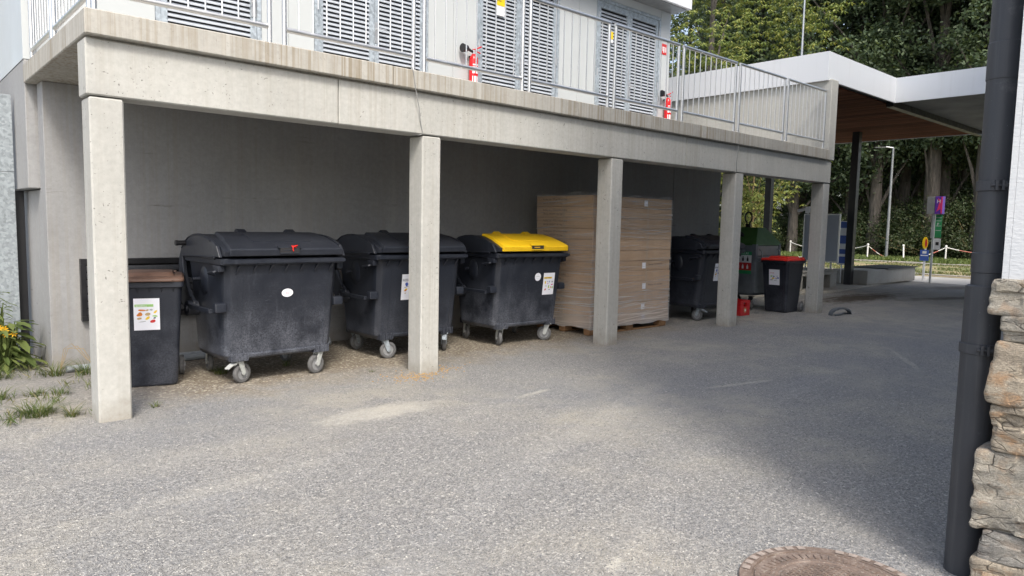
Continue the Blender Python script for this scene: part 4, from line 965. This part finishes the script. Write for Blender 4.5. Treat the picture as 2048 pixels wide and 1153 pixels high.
# strip of bent rubber on the ground by the last column
q = MB(); pts = []
for i in range(13):
    a = math.pi*i/12; pts.append((13.66+.31*(-math.cos(a))*.9, 5.74+.16*math.cos(a)*.4, .012+.115*math.sin(a)))
vs = []; fs = []
for i, p in enumerate(pts):
    for dy, dz in ((-.05, -.012), (.05, -.012), (.045, .018), (-.045, .018)): vs.append((p[0]+dy*.5, p[1]+dy, p[2]+dz))
for i in range(12):
    for k in range(4): fs.append((i*4+k, i*4+(k+1) % 4, i*4+4+(k+1) % 4, i*4+4+k))
fs += [(0, 1, 2, 3), (48, 51, 50, 49)]; q.add(vs, fs); q.tube([(13.40, 5.72, .012), (13.55, 5.68, .02), (13.75, 5.72, .03), (13.97, 5.70, .012)], .016, 6)
tag(q.build('rubber_strip', 'hose'), 'bent grey rubber strip lying on the gravel right of the last column', 'rubber strip')

# ------------------------------------------------------------------ concrete benches beyond the bay
b1 = thing('concrete_bench', 'low concrete bench with a hollow recess behind the last concrete column', 'bench', (18.6, 8.9, .045))
q = MB(b1.location); q.box(17.3, 19.75, 8.45, 9.35, .40, .50); q.box(17.3, 17.75, 8.45, 9.35, .045, .40); q.box(19.35, 19.75, 8.45, 9.35, .045, .40); q.box(17.75, 19.35, 9.0, 9.35, .045, .40); q.build('body', 'bench', b1, .012)
q = MB(b1.location); q.box(17.32, 19.80, 8.43, 9.37, .501, .535); q.build('seat_board', 'bench', b1, .006)
b2 = thing('concrete_bench', 'long solid concrete bench block standing at the black canopy column', 'bench', (23.1, 8.8, .045))
q = MB(b2.location); q.box(21.25, 25.05, 8.22, 9.25, .045, .465); q.build('body', 'bench', b2, .015)
q = MB(b2.location); q.box(22.6, 25.12, 8.17, 9.28, .468, .50); q.build('seat_board', 'pipe', b2, .006)

# ------------------------------------------------------------------ notice board, camera, signs
nbd = thing('notice_board', 'large blue-grey notice board with a silver frame behind the last concrete column', 'notice board', (19.95, 9.05, 0))
q = MB(); q.box(-.02, .02, -.50, .48, .74, 2.03); q.build('panel', 'blueboard', nbd)
q = MB(); q.box(-.03, .03, -.525, -.49, .70, 2.06); q.box(-.03, .03, .47, .505, .70, 2.06); q.box(-.03, .03, -.49, .47, 2.025, 2.06); q.box(-.03, .03, -.49, .47, .70, .735); q.build('frame', 'alu', nbd, .004)
for y in (-.3, .3):
    q = MB(); q.cyl((.06, y, 0.04), (.06, y, 1.9), .025, 12); q.build('leg', 'alu', nbd)
sv = thing('security_camera', 'small white security camera on a pole beside the notice board', 'camera', (20.05, 9.50, 0))
q = MB(); q.cyl((0, 0, .04), (0, 0, 2.2), .02, 10); q.build('pole', 'alu', sv)
q = MB(); q.box(-.05, .05, -.06, .07, 2.08, 2.27); q.build('housing', 'signwhite', sv, .01)
q = MB(); q.tube([(-.02, .05, 2.20), (-.05, .18, 2.165), (-.06, .28, 2.15)], [.03, .045, .045], 12); q.build('lens_tube', 'signwhite', sv)
st = thing('information_sign', 'narrow white and blue information strip right of the notice board', 'sign', (21.2, 8.97, 0))
q = MB(); q.box(-.01, .01, -.13, .13, .60, 1.88); q.build('panel', 'signwhite', st)
for z0, z1 in ((1.68, 1.86), (1.22, 1.46), (.92, 1.06), (.64, .84)):
    q = MB(); q.box(-.013, -.0105, -.12, .12, z0, z1); q.build('blue_field', 'signblue', st)
q = MB(); q.cyl((.03, 0, .04), (.03, 0, 1.85), .02, 8); q.build('post', 'alu', st)
# bus stop mast with sign plates
bs = thing('bus_stop_sign', 'bus stop mast with purple, green and white plates at the edge of the path', 'sign', (25.0, 7.76, 0))
q = MB(); q.cyl((0, 0, 0), (0, 0, 2.72), .034, 14); q.build('mast', 'alu', bs)
q = MB(); q.box(-.13, .10, -.02, .20, 2.18, 2.72); q.build('stop_box', 'cgrey2', bs, .01)
q = MB(); q.box(-.131, .101, -.24, -.035, 2.18, 2.73); o = q.build('purple_plate', 'purple', bs, .004)
q = MB(); q.box(-.135, -.132, -.24, -.20, 2.2, 2.71); q.prism([(-.06, 2.24), (-.10, 2.30), (-.15, 2.55), (-.10, 2.68), (-.19, 2.60), (-.19, 2.34)], -.135, -.132, 'x'); q.build('pink_mark', 'pink', o)
text('H', .16, 'signwhite', o, (-.1355, -.075, 2.52), (R(90), 0, R(-90)))
q = MB(); q.box(-.05, -.035, -.235, -.05, 1.44, 2.15); o = q.build('green_plate', 'signgreen', bs, .003)
for i, z in enumerate((2.06, 1.96, 1.80, 1.66)):
    q = MB(); q.box(-.0525, -.0505, -.22, -.07, z, z+.012); q.build('line', 'signwhite', o)
text('P', .12, 'signwhite', o, (-.0525, -.10, 1.82), (R(90), 0, R(-90)))
q = MB(); q.box(-.05, -.035, -.235, -.05, 1.06, 1.41); o = q.build('white_plate', 'signwhite', bs, .003)
q = MB(); q.box(-.0525, -.0505, -.19, -.10, 1.20, 1.30); q.build('symbol', 'ink', o)
q = MB(); q.box(-.02, .02, .03, .07, 1.42, 2.18); q.build('bracket', 'alu', bs)
# yellow roundel and blue notice on their own posts a little behind
ys_ = thing('small_sign', 'yellow and red roundel over a blue notice left of the bus stop mast', 'sign', (25.9, 8.25, 0))
q = MB(); q.box(-.02, .02, -.03, .03, 0, 1.42); q.build('post', 'signwhite', ys_)
q = MB(); n = 20; q.prism([(.085*math.cos(2*math.pi*k/n), 1.25+.20*math.sin(2*math.pi*k/n)) for k in range(n)], -.035, -.024, 'x'); q.prism([(-.03+.035*math.cos(2*math.pi*k/n), 1.25+.14*math.sin(2*math.pi*k/n)) for k in range(n)], -.039, -.0355, 'x', 1); q.build('roundel', ['signyellow', 'inkred'], ys_)
q = MB(); q.box(-.035, -.022, -.13, .13, .66, 1.02); o = q.build('blue_plate', 'signblue', ys_)
q = MB(); q.box(-.0385, -.0355, -.11, .11, .82, .85); q.box(-.0385, -.0355, -.06, .06, .90, .98); q.build('white_mark', 'signwhite', o)
# street lamp
lp = thing('street_lamp', 'slim grey street lamp at the edge of the wood', 'street lamp', (43.5, 15.87, 0))
q = MB(); q.tube([(0, 0, 0), (0, 0, 3), (0, 0, 6.35)], [.085, .07, .055], 12); q.build('pole', 'cgrey2', lp)
q = MB(); q.tube([(0, 0, 6.35), (-.12, .35, 6.42)], .045, 8); q.build('arm', 'alu', lp)
q = MB(); q.loft([rrect(.14, .06, .04, 6.38, cx=0), rrect(.16, .07, .04, 6.44)]); h = q.build('lamp_head', 'cgrey2', lp); h.location = (-.12, .6, 0); h.rotation_euler = (0, 0, R(110)); h.scale = (2.4, 1.4, 1)

# ------------------------------------------------------------------ kerbs, chain posts
def kerb_row(name, p0, p1, n, wdt, z1, lab=None):
    k = structure(link(name, None, None, (p0[0], p0[1], 0))); d = Vector((p1[0]-p0[0], p1[1]-p0[1])); L = d.length/n; a = math.atan2(d.y, d.x); first = None
    for i in range(n):
        q = MB(); ww = wdt*rnd.uniform(.85, 1.1); q.box(0, L-.03, -ww/2, ww/2, -.05, z1*rnd.uniform(.8, 1.15)); o = q.build('kerb_stone', 'kerb', k, .012)
        o.location = (d.x*i/n, d.y*i/n, 0); o.rotation_euler = (0, 0, a+R(rnd.uniform(-1.2, 1.2)))
kerb_row('kerb', (27.6, 33), (30.3, -6), 44, .26, .065)
kerb_row('kerb', (39.5, 33), (38.6, 3.6), 20, .35, .09)
posts = [((43.6, 21.7), 0), ((41.4, 16.1), 0), ((42.6, 14.62), .13), ((43.6, 12.85), 0), ((44.8, 10.6), 0)]
wl = ['white chain post at the left, seen between the recycling container and the last column', 'white chain post between the black canopy column and the street lamp', 'leaning white post without a chain right of the street lamp', 'white chain post right of the bus stop mast', 'white chain post hidden past the downpipe']
for ((x, y), tl), l_ in zip(posts[:4], wl):
    t = thing('chain_post', l_, 'post', (x, y, 0), 0, 'white chain posts along the wood edge'); t.rotation_euler = (tl*-.8, tl, 0)
    q = MB(); q.cyl((0, 0, 0), (0, 0, .82), .040, 10); q.build('shaft', 'chainw', t)
    q = MB(); rings = [[(r*math.cos(2*math.pi*k/10), r*math.sin(2*math.pi*k/10), z) for k in range(10)] for r, z in ((.045, .80), (.066, .83), (.066, .87), (.035, .91))]; q.loft(rings); q.build('cap', 'chainw', t)
def chain(a, b, sag, label):
    q = MB(); n = 14; pts = []
    for i in range(n+1):
        k = i/n; pts.append((a[0]+(b[0]-a[0])*k, a[1]+(b[1]-a[1])*k, a[2]+(b[2]-a[2])*k-sag*4*k*(1-k)))
    for i in range(n): q.tube([pts[i], pts[i+1]], .024, 6, 1 if (i//3) % 2 else 0)
    return tag(q.build('plastic_chain', ['chainw', 'chainr']), label, 'chain')
chain((43.6, 21.7, .8), (41.4, 16.1, .8), .38, 'plastic chain sagging left of the black canopy column')
chain((41.4, 16.1, .8), (43.4, 15.85, .10), .05, 'red and white chain running down to the street lamp foot')
chain((43.6, 12.85, .8), (42.9, 14.3, .06), .06, 'white chain trailing down left of the bus stop mast')
chain((43.6, 12.85, .8), (44.8, 10.2, .5), .12, 'red and white chain running right from the last visible post')

# ------------------------------------------------------------------ trees
rng = np.random.default_rng(3)
def leaf_mesh(name, cen, nrm, up, ln, wd, mat):
    """diamond leaves: arrays of centres, normals, axis; lengths and widths"""
    n = len(cen); side = np.cross(nrm, up); side /= np.linalg.norm(side, axis=1)[:, None]+1e-9
    a = cen-up*ln[:, None]*.5; b = cen+side*wd[:, None]*.5; c = cen+up*ln[:, None]*.5; d = cen-side*wd[:, None]*.5
    b = b+up*ln[:, None]*.08; d = d+up*ln[:, None]*.08
    v = np.stack([a, b, c, d], 1).reshape(-1, 3).astype(np.float32)
    me = bpy.data.meshes.new(name); me.vertices.add(4*n); me.vertices.foreach_set('co', v.ravel())
    me.loops.add(4*n); me.loops.foreach_set('vertex_index', np.arange(4*n, dtype=np.int32))
    me.polygons.add(n); me.polygons.foreach_set('loop_start', np.arange(0, 4*n, 4, dtype=np.int32))
    me.update(calc_edges=True); me.materials.append(MT[mat]); return me
def unit(v): return v/(np.linalg.norm(v, axis=1)[:, None]+1e-9)
def cloud(centres, per, sig, ln, mat, name='crown', upbias=.6, droop=.0, aspect=.55):
    k = len(centres); cen = np.repeat(centres, per, 0)+rng.normal(size=(k*per, 3))*np.array(sig)
    n = unit(rng.normal(size=(len(cen), 3))+np.array([0, 0, upbias])); u = rng.normal(size=(len(cen), 3))+np.array([0, 0, -droop]); u = unit(u-n*np.sum(u*n, 1)[:, None])
    L = ln*rng.uniform(.7, 1.3, len(cen)); return leaf_mesh(name, cen, n, u, L, L*aspect, mat)
def crown_centres(n, z0, z1, rad, shape=.6, hollow=.35):
    out = []
    lob = rng.uniform(0, 6.28, 8)
    while len(out) < n:
        z = rng.uniform(0, 1); a = rng.uniform(0, 6.283)
        prof = (math.sin(math.pi*(.06+.9*z)))**shape*(1+.22*math.sin(3*a+lob[0]+4*z)+.15*math.sin(5*a+lob[1]-7*z))
        r = rad*prof*math.sqrt(rng.uniform(hollow, 1))
        out.append((r*math.cos(a), r*math.sin(a), z0+(z1-z0)*z))
    return np.array(out)
def trunk_mesh(h, r0, limbs, lean=(0, 0)):
    q = MB(); ph = rnd.uniform(0, 6)
    pts = [(lean[0]*k+.12*math.sin(ph+k*5)*k, lean[1]*k+.12*math.cos(ph+k*4)*k, h*k-.1) for k in [i/9 for i in range(10)]]
    q.tube(pts, [r0*(1.25 if i == 0 else 1)*(1-.085*i) for i in range(10)], 10)
    for c in limbs:
        k = max(.12, min(.9, c[2]/h*.72)); i = int(k*9); p = pts[i]
        mid = ((p[0]+c[0])/2, (p[1]+c[1])/2, (p[2]+c[2])/2+.05*h*.3); q.tube([p, mid, tuple(c)], [r0*.30, r0*.17, r0*.05], 5)
    return q
def tree_proto(h, z0, rad, r0, n, per, ln, mat, sig=(.6, .6, .38), shape=.6, lean=(0, 0), droop=.0):
    cs = crown_centres(n, z0, h, rad, shape); me = cloud(cs, per, sig, ln, mat, 'crown', droop=droop)
    lm = cs[rng.choice(len(cs), 16, replace=False)]
    return me, trunk_mesh(h*.93, r0, lm, lean).build, cs
protos = []
for (h, z0, rad, r0) in ((25, 6.0, 4.3, .40), (27, 7.0, 3.8, .50), (22, 3.8, 4.6, .30)):
    me, bf, _ = tree_proto(h, z0, rad, r0, 270, 84, .24, 'forest', (.42, .42, .27)); protos.append((me, bf))
pt = [None]*3
def forest_tree(x, y, kind, rz, s, label, group):
    t = thing('forest_tree', label, 'tree', (x, y, 0), rz, group); t.scale = (s, s, s)
    link('crown', protos[kind][0], t)
    if pt[kind] is None: pt[kind] = protos[kind][1]('trunk', 'bark', t, ang=1.2).data
    else: link('trunk', pt[kind], t)
def ray(px, dist):
    a = yaw-math.atan((px-1024)/1417); return (dist*math.cos(a), dist*math.sin(a))
spots = [(1580, 50, 2), (1640, 53, 0), (1692, 51, 2), (1742, 49, 0), (1797, 52, 0), (1853, 48.5, 1), (1876, 51, 0), (1912, 54, 2), (1952, 47.5, 1), (2010, 50, 0), (2070, 52, 1), (2150, 50, 2), (1500, 54, 0), (1420, 55, 1)]
TL = {1580: 'tall tree of the wood rising behind the last concrete column', 1640: 'tall tree of the wood rising behind the notice board', 1692: 'bare-trunked tree of the wood just left of the front black canopy column',
      1742: 'thick-trunked tree of the wood just right of the front black canopy column', 1797: 'tall slim-trunked tree of the wood just right of the street lamp', 1853: 'thick brown-trunked tree left of the bus stop mast', 1876: 'tree of the wood rising directly behind the bus stop mast',
      1912: 'slim-trunked tree of the wood between the bus stop mast and the downpipe', 1952: 'thick-trunked tree of the wood just left of the downpipe'}
for i, (px, d, k) in enumerate(spots):
    x, y = ray(px, d); forest_tree(x, y, k, rnd.uniform(0, 6), rnd.uniform(.92, 1.1), TL.get(px, 'dark green tree of the front wood edge mostly hidden by nearer things'), 'tall trees at the edge of the wood')
for i in range(15):
    px = 1360+i*58; x, y = ray(px, 62+rnd.uniform(-3, 5)); forest_tree(x, y, i % 3, rnd.uniform(0, 6), rnd.uniform(.9, 1.12), 'tall dark green tree standing deeper in the wood behind the front trunks', 'trees deeper in the wood')
# far wood that closes the view between trunks
n = 7000; a = rng.uniform(R(5), R(50), n); d = rng.uniform(74, 92, n); z = rng.uniform(0, 1, n)**1.3*17
cen = np.stack([d*np.cos(a), d*np.sin(a), z], 1); nn = unit(rng.normal(size=(n, 3))); uu = rng.normal(size=(n, 3)); uu = unit(uu-nn*np.sum(uu*nn, 1)[:, None]); L = rng.uniform(1.0, 2.2, n)
o = link('far_wood', leaf_mesh('far_wood', cen, nn, uu, L, L*.6, 'bush')); tag(o, 'dark depth of the wood behind the tree trunks', 'wood', kind='stuff')
# horse chestnut behind the canopy
x, y = ray(1405, 31.5)
t = thing('chestnut_tree', 'broad yellowish green chestnut tree behind the white canopy wall', 'tree', (x, y, 0))
cs = crown_centres(330, 1.9, 15.5, 4.5, .45, .45); cen = []; nr = []; up = []; ln = []
for c in cs:
    for k in range(14):
        p = c+rng.normal(size=3)*np.array([.40, .40, .30]); out = np.array([c[0], c[1], 0]); out = out/(np.linalg.norm(out)+.1)
        h0 = rng.uniform(0, 6.283)
        for j in range(6):
            a = h0+j*1.047; dr = np.array([math.cos(a), math.sin(a), -.75]); dr /= np.linalg.norm(dr)
            cen.append(p+dr*.13); up.append(dr); nv = np.array([0, 0, 1.])+out*.25; nv -= dr*(nv@dr); nr.append(nv/np.linalg.norm(nv)); ln.append(rng.uniform(.16, .26))
ln = np.array(ln); link('crown', leaf_mesh('crown', np.array(cen), np.array(nr), np.array(up), ln, ln*.36, 'chestnut'), t)
trunk_mesh(13.5, .24, cs[::30]).build('trunk', 'bark', t, ang=1.2)
# slender young tree seen between the fourth and fifth columns
x, y = ray(1500, 30)
t = thing('young_tree', 'slender young tree with yellowish leaves seen between the fourth and fifth columns', 'tree', (x, y, 0))
cs = crown_centres(46, 1.6, 5.6, 1.35, .5, .2); link('crown', cloud(cs, 26, (.28, .28, .2), .17, 'chestnut'), t)
q = MB(); q.tube([(0, 0, 0), (.05, 0, 1.5), (0, .05, 3), (.04, 0, 5.2)], [.06, .05, .04, .015], 8)
for c in cs[:14]: q.tube([(.02, 0, max(.8, c[2]*.55)), tuple(c)], [.022, .007], 5)
q.build('trunk', 'drystem', t)
# bushes below the wood
bp = []
for hgt, rad in ((2.5, 2.3), (2.0, 2.6), (3.0, 2.1)):
    cs = crown_centres(120, .2, hgt, rad, .38, .3); bp.append((cloud(cs, 70, (.30, .30, .22), .13, 'bush', 'foliage'), cs))
bs_me = [None]*3
BL = {1500: 'dark bush seen above the recycling container', 1560: 'dark bush seen right of the recycling container', 1625: 'dark bush behind the notice board', 1680: 'dark bush left of the front black canopy column', 1725: 'dark bush right of the front black canopy column', 1770: 'dark bush behind the street lamp foot',
      1815: 'dark bush behind the leaning white post', 1862: 'dark bush behind the bus stop mast', 1905: 'dark bush behind the white chain post right of the mast', 1945: 'dark bush just left of the downpipe'}
bspots = [(1500, 47, 0), (1560, 48.5, 2), (1625, 48, 0), (1680, 47.2, 1), (1725, 46.6, 0), (1770, 47.4, 2), (1815, 46.4, 0), (1862, 46.0, 1), (1905, 45.8, 2), (1945, 45.4, 0), (1990, 46, 1), (2050, 46, 2), (2120, 47, 0), (1660, 52, 2), (1750, 53, 2), (1835, 54, 2), (1930, 52, 2), (1590, 53, 2)]
for i, (px, d, k) in enumerate(bspots):
    x, y = ray(px, d+3.2)
    back = d > 50
    t = thing('bush', 'tall dense bush growing between the tree trunks of the wood' if back else BL.get(px, 'dark green bush along the front foot of the wood'), 'bush', (x, y, 0), rnd.uniform(0, 6), 'bushes between the trunks' if back else 'bushes along the front of the wood')
    s = rnd.uniform(.85, 1.15); t.scale = (s, s, s*rnd.uniform(.85, 1.1)); link('foliage', bp[k][0], t)
    if bs_me[k] is None:
        q = MB()
        for c in bp[k][1][:26]: q.tube([(c[0]*.1, c[1]*.1, 0), (c[0]*.5, c[1]*.5, c[2]*.6), tuple(c)], [.03, .022, .008], 5)
        bs_me[k] = q.build('stem', 'drystem', t).data
    else: link('stem', bs_me[k], t)

# ------------------------------------------------------------------ plants and tufts at the left
def blades(n, rad, h, mat, curve=.5, wd=.0032):
    v = []; f = []
    for i in range(n):
        a = rnd.uniform(0, 6.283); r0 = rad*math.sqrt(rnd.random())*.55; bx, by = r0*math.cos(a), r0*math.sin(a); hh = h*rnd.uniform(.4, 1.1); b = a+rnd.uniform(-.8, .8); lean = rnd.uniform(.3, 1.6)*curve*hh*2.4
        sx, sy = -math.sin(b)*wd, math.cos(b)*wd; k = len(v); pts = []
        for j in range(3):
            q = j/3; pts.append((bx+math.cos(b)*lean*q*q, by+math.sin(b)*lean*q*q, hh*q*(1-.25*q))); w_ = 1-q*.6
            v.append((pts[-1][0]-sx*w_, pts[-1][1]-sy*w_, pts[-1][2])); v.append((pts[-1][0]+sx*w_, pts[-1][1]+sy*w_, pts[-1][2]))
        v.append((bx+math.cos(b)*lean, by+math.sin(b)*lean, hh*.78))
        f += [(k, k+1, k+3, k+2), (k+2, k+3, k+5, k+4), (k+4, k+5, k+6)]
    q = MB(); q.add(v, f); return q
tufts = [(.93, 6.66, 190, .20, .15, 'flat spreading grass tuft on the gravel left of the first column'), (1.13, 6.46, 60, .09, .13, 'small grass tuft close to the foot of the first column'), (.76, 7.42, 60, .10, .17, 'grass tuft at the left edge of the gravel'), (1.02, 7.40, 70, .13, .10, 'low grass tuft behind the spreading tuft, left of the column'),
         (1.20, 7.32, 50, .12, .10, 'thin grass tuft between the first column and the pipe end'), (1.30, 8.22, 90, .15, .22, 'dry grass tuft in front of the concrete pier foot'), (1.55, 8.12, 60, .12, .20, 'grass tuft by the short pipe end'), (2.62, 7.35, 60, .10, .12, 'green grass tuft between the wheels of the left container'), (3.35, 7.35, 30, .10, .10, 'sparse grass tuft under the right side of the left container'),
         (1.72, 6.35, 24, .05, .07, 'tiny grass tuft right of the first column foot'), (.85, 8.35, 80, .16, .20, 'grass tuft below the broad-leaved plant'), (3.9, 6.5, 14, .05, .05, 'tiny green weed between the left container and the second column')]
for x, y, n, rad, h, lb in tufts:
    o = blades(int(n*1.15), rad*1.15, h*.85, 'blade').build('grass_tuft', 'blade', None, smooth=False); o.location = (x, y, 0); tag(o, lb, 'grass tuft', 'grass tufts on the gravel at the left')
n = 380; P = np.stack([rng.uniform(.2, 1.7, n), rng.uniform(6.3, 9.1, n), np.full(n, .025)], 1); P = P[np.array([mn.noise(Vector((p[0]*2.3, p[1]*2.3, 4))) > .05 for p in P]) | (P[:, 1] > 8.55)]; n = len(P)
P = np.repeat(P, 7, 0)+rng.normal(0, .025, (n*7, 3))*np.array([1, 1, 0]); n = len(P); hh = rng.uniform(.04, .12, n); P[:, 2] = hh*.4
up = unit(rng.normal(0, .8, (n, 3))*np.array([1, 1, .2])+np.array([0, 0, 1.])); nn = unit(np.cross(up, rng.normal(size=(n, 3))))
o = link('scattered_weeds', leaf_mesh('scattered_weeds', P, nn, up, hh, hh*.07, 'blade')); tag(o, 'thin scattered weeds and dead blades on the gravel at the left', 'weeds', kind='stuff')
# broad-leaved weed
def broad_plant(x, y, n, h, ln, label, name='broadleaf_plant', mat='weed', flowers=0, narrow=.42):
    t = thing(name, label, 'plant', (x, y, 0)); st_ = MB(); lv = MB()
    for i in range(n):
        a = i*2.4+rnd.uniform(-.3, .3); z = h*(.15+.85*i/n); r = rnd.uniform(.05, .34)*(1.3-.7*i/n)
        bx, by = r*math.cos(a)*.4, r*math.sin(a)*.4; L = ln*rnd.uniform(.7, 1.2); tilt = rnd.uniform(-.5, .35)
        dirv = Vector((math.cos(a)*math.cos(tilt), math.sin(a)*math.cos(tilt), math.sin(tilt))); sd2 = Vector((-math.sin(a), math.cos(a), 0)); p0 = Vector((bx, by, z))
        vs = [p0, p0+dirv*L*.35+sd2*L*narrow*.5, p0+dirv*L*.75+sd2*L*narrow*.38-Vector((0, 0, L*.08)), p0+dirv*L-Vector((0, 0, L*.22)), p0+dirv*L*.75-sd2*L*narrow*.38-Vector((0, 0, L*.08)), p0+dirv*L*.35-sd2*L*narrow*.5, p0+dirv*L*.5-Vector((0, 0, L*.04))]
        lv.add(vs, [(0, 1, 6), (1, 2, 6), (2, 3, 6), (3, 4, 6), (4, 5, 6), (5, 0, 6)])
        st_.tube([(0, 0, 0), (bx*.6, by*.6, z*.6), (bx, by, z)], .005, 5)
    st_.build('stem', 'weed', t); lv.build('leaf', mat, t, smooth=True, ang=3)
    for i in range(flowers):
        fx, fy, fz = rnd.uniform(-.03, .10), rnd.uniform(-.16, .02), h*rnd.uniform(.80, 1.05); q = MB()
        for k in range(6):
            a = k*1.047; q.add([(fx, fy, fz), (fx+.022*math.cos(a-.3), fy-.01, fz+.022*math.sin(a-.3)), (fx+.036*math.cos(a), fy-.014, fz+.036*math.sin(a)), (fx+.022*math.cos(a+.3), fy-.01, fz+.022*math.sin(a+.3))], [(0, 1, 2, 3)])
        q.build('flower', 'flower', t, smooth=False); st_ = MB(); st_.tube([(0, 0, 0), (fx*.6, fy*.6, fz*.5), (fx, fy, fz)], .004, 5); st_.build('flower_stalk', 'weed', t)
    return t
broad_plant(1.03, 8.88, 74, .50, .20, 'broad-leaved green plant against the pier at the far left')
broad_plant(.95, 8.74, 60, .46, .14, 'weed with small yellow flowers at the left edge', 'flowering_weed', 'weed', 5, .30)
broad_plant(.93, 9.08, 90, .80, .12, 'tall narrow-leaved weed growing in front of the galvanised gate', 'tall_weed', 'weed', 0, .22)
broad_plant(.62, 8.5, 46, .35, .13, 'low narrow-leaved weed at the lower left edge', 'low_weed', 'weed', 0, .25)
q = MB()
for k in range(3):
    q.tube([(1.36, 8.30, 0), (1.40+.02*k, 8.28, .25), (1.47+.05*k, 8.27, .30-.03*k), (1.60+.03*k, 8.22, .12-.03*k)], .003, 4)
tag(q.build('dry_stalk', 'drystem'), 'arching dry straw stalk in front of the concrete pier', 'dry stalk')

# ------------------------------------------------------------------ loose stones, shavings, verge grass
def pebbles(name, pts, size, mat, label, cat):
    n = len(pts); base = np.array([[1, 0, 0], [-1, 0, 0], [0, 1, 0], [0, -1, 0], [0, 0, 1], [0, 0, -1]], float)
    fc = np.array([[0, 2, 4], [2, 1, 4], [1, 3, 4], [3, 0, 4], [2, 0, 5], [1, 2, 5], [3, 1, 5], [0, 3, 5]])
    s = size[:, None, None]*rng.uniform(.55, 1.25, (n, 1, 3))*np.array([1, 1, .6])
    v = base[None]*s*rng.uniform(.75, 1.2, (n, 6, 1)); a = rng.uniform(0, 6.283, n); ti = rng.normal(0, .35, n)
    ca, sa = np.cos(a)[:, None], np.sin(a)[:, None]; ct, st2 = np.cos(ti)[:, None], np.sin(ti)[:, None]
    y2 = v[..., 1]*ct-v[..., 2]*st2; z2 = v[..., 1]*st2+v[..., 2]*ct; x2 = v[..., 0]
    V = np.stack([x2*ca-y2*sa, x2*sa+y2*ca, z2+size[:, None]*.12], -1); V[..., :2] += pts[:, None, :2]
    V = V.reshape(-1, 3); F = (fc[None]+(np.arange(n)*6)[:, None, None]).reshape(-1, 3)
    me = bpy.data.meshes.new(name); me.vertices.add(len(V)); me.vertices.foreach_set('co', V.astype(np.float32).ravel()); me.loops.add(F.size); me.loops.foreach_set('vertex_index', F.astype(np.int32).ravel())
    me.polygons.add(len(F)); me.polygons.foreach_set('loop_start', np.arange(0, F.size, 3, dtype=np.int32)); me.update(calc_edges=True); me.materials.append(MT[mat])
    return tag(link(name, me), label, cat, None, 'stuff')
n = 120000; r = 2.0*np.exp(rng.uniform(0, math.log(13/2.0), n)); a = rng.uniform(R(4), R(92), n); P = np.stack([r*np.cos(a), r*np.sin(a)], 1)
keep = (P[:, 1] < 6.6+rng.normal(0, .25, n)) & ~((P[:, 0] > 3.58) & (P[:, 1] < .86)) & (np.hypot(P[:, 0]-3.115, P[:, 1]-1.254) > .41) & (((P[:, 0]-3.15)/.62)**2+((P[:, 1]-5.05)/.24)**2 > .8)
P = P[keep]; pebbles('loose_gravel', P, rng.uniform(.0025, .0068, len(P))*(1+.3*(rng.random(len(P)) > .95)), 'pebble', 'loose grey stone chippings covering the yard', 'gravel')
n = 2600; P = np.stack([rng.uniform(1.6, 9, n), rng.uniform(6.1, 8.2, n)], 1); pebbles('pale_chips', P, rng.uniform(.004, .010, n), 'kerb', 'pale stone chips scattered on the brown earth below the terrace', 'stone chips')
n = 420; c0 = np.where(rng.random((n, 1)) < .65, np.array([[4.15, 6.02]]), np.array([[4.5, 6.2]])); P = c0+rng.normal(0, 1, (n, 2))*np.array([.17, .10]); pebbles('wood_shavings', P, rng.uniform(.005, .014, n), 'litter', 'orange brown wood shavings around the second column foot', 'wood shavings')
n = 26000; P = np.stack([rng.uniform(28.6, 40, n), rng.uniform(2, 26, n), np.full(n, .05)], 1); hh = rng.uniform(.05, .13, n)
up = unit(rng.normal(0, .35, (n, 3))+np.array([0, 0, 1.])); nn = unit(np.cross(up, rng.normal(size=(n, 3)))); keep = np.array([mn.noise(Vector((p[0]*.6, p[1]*.6, 0))) > -.08 for p in P]) & (P[:, 0] > 28.7+(9.2-P[:, 1])*.055)
o = link('verge_blades', leaf_mesh('verge_blades', P[keep], nn[keep], up[keep], hh[keep], hh[keep]*.3, 'blade')); tag(o, 'short patchy grass on the verge beyond the pale path', 'grass', kind='stuff')
n = 26000; P = np.stack([rng.uniform(40, 50, n), rng.uniform(2, 30, n), np.full(n, .10)], 1); hh = rng.uniform(.12, .34, n)
up = unit(rng.normal(0, .35, (n, 3))+np.array([0, 0, 1.])); nn = unit(np.cross(up, rng.normal(size=(n, 3))))
o = link('long_grass', leaf_mesh('long_grass', P, nn, up, hh, hh*.3, 'weed')); tag(o, 'longer green grass at the foot of the wood', 'grass', kind='stuff')
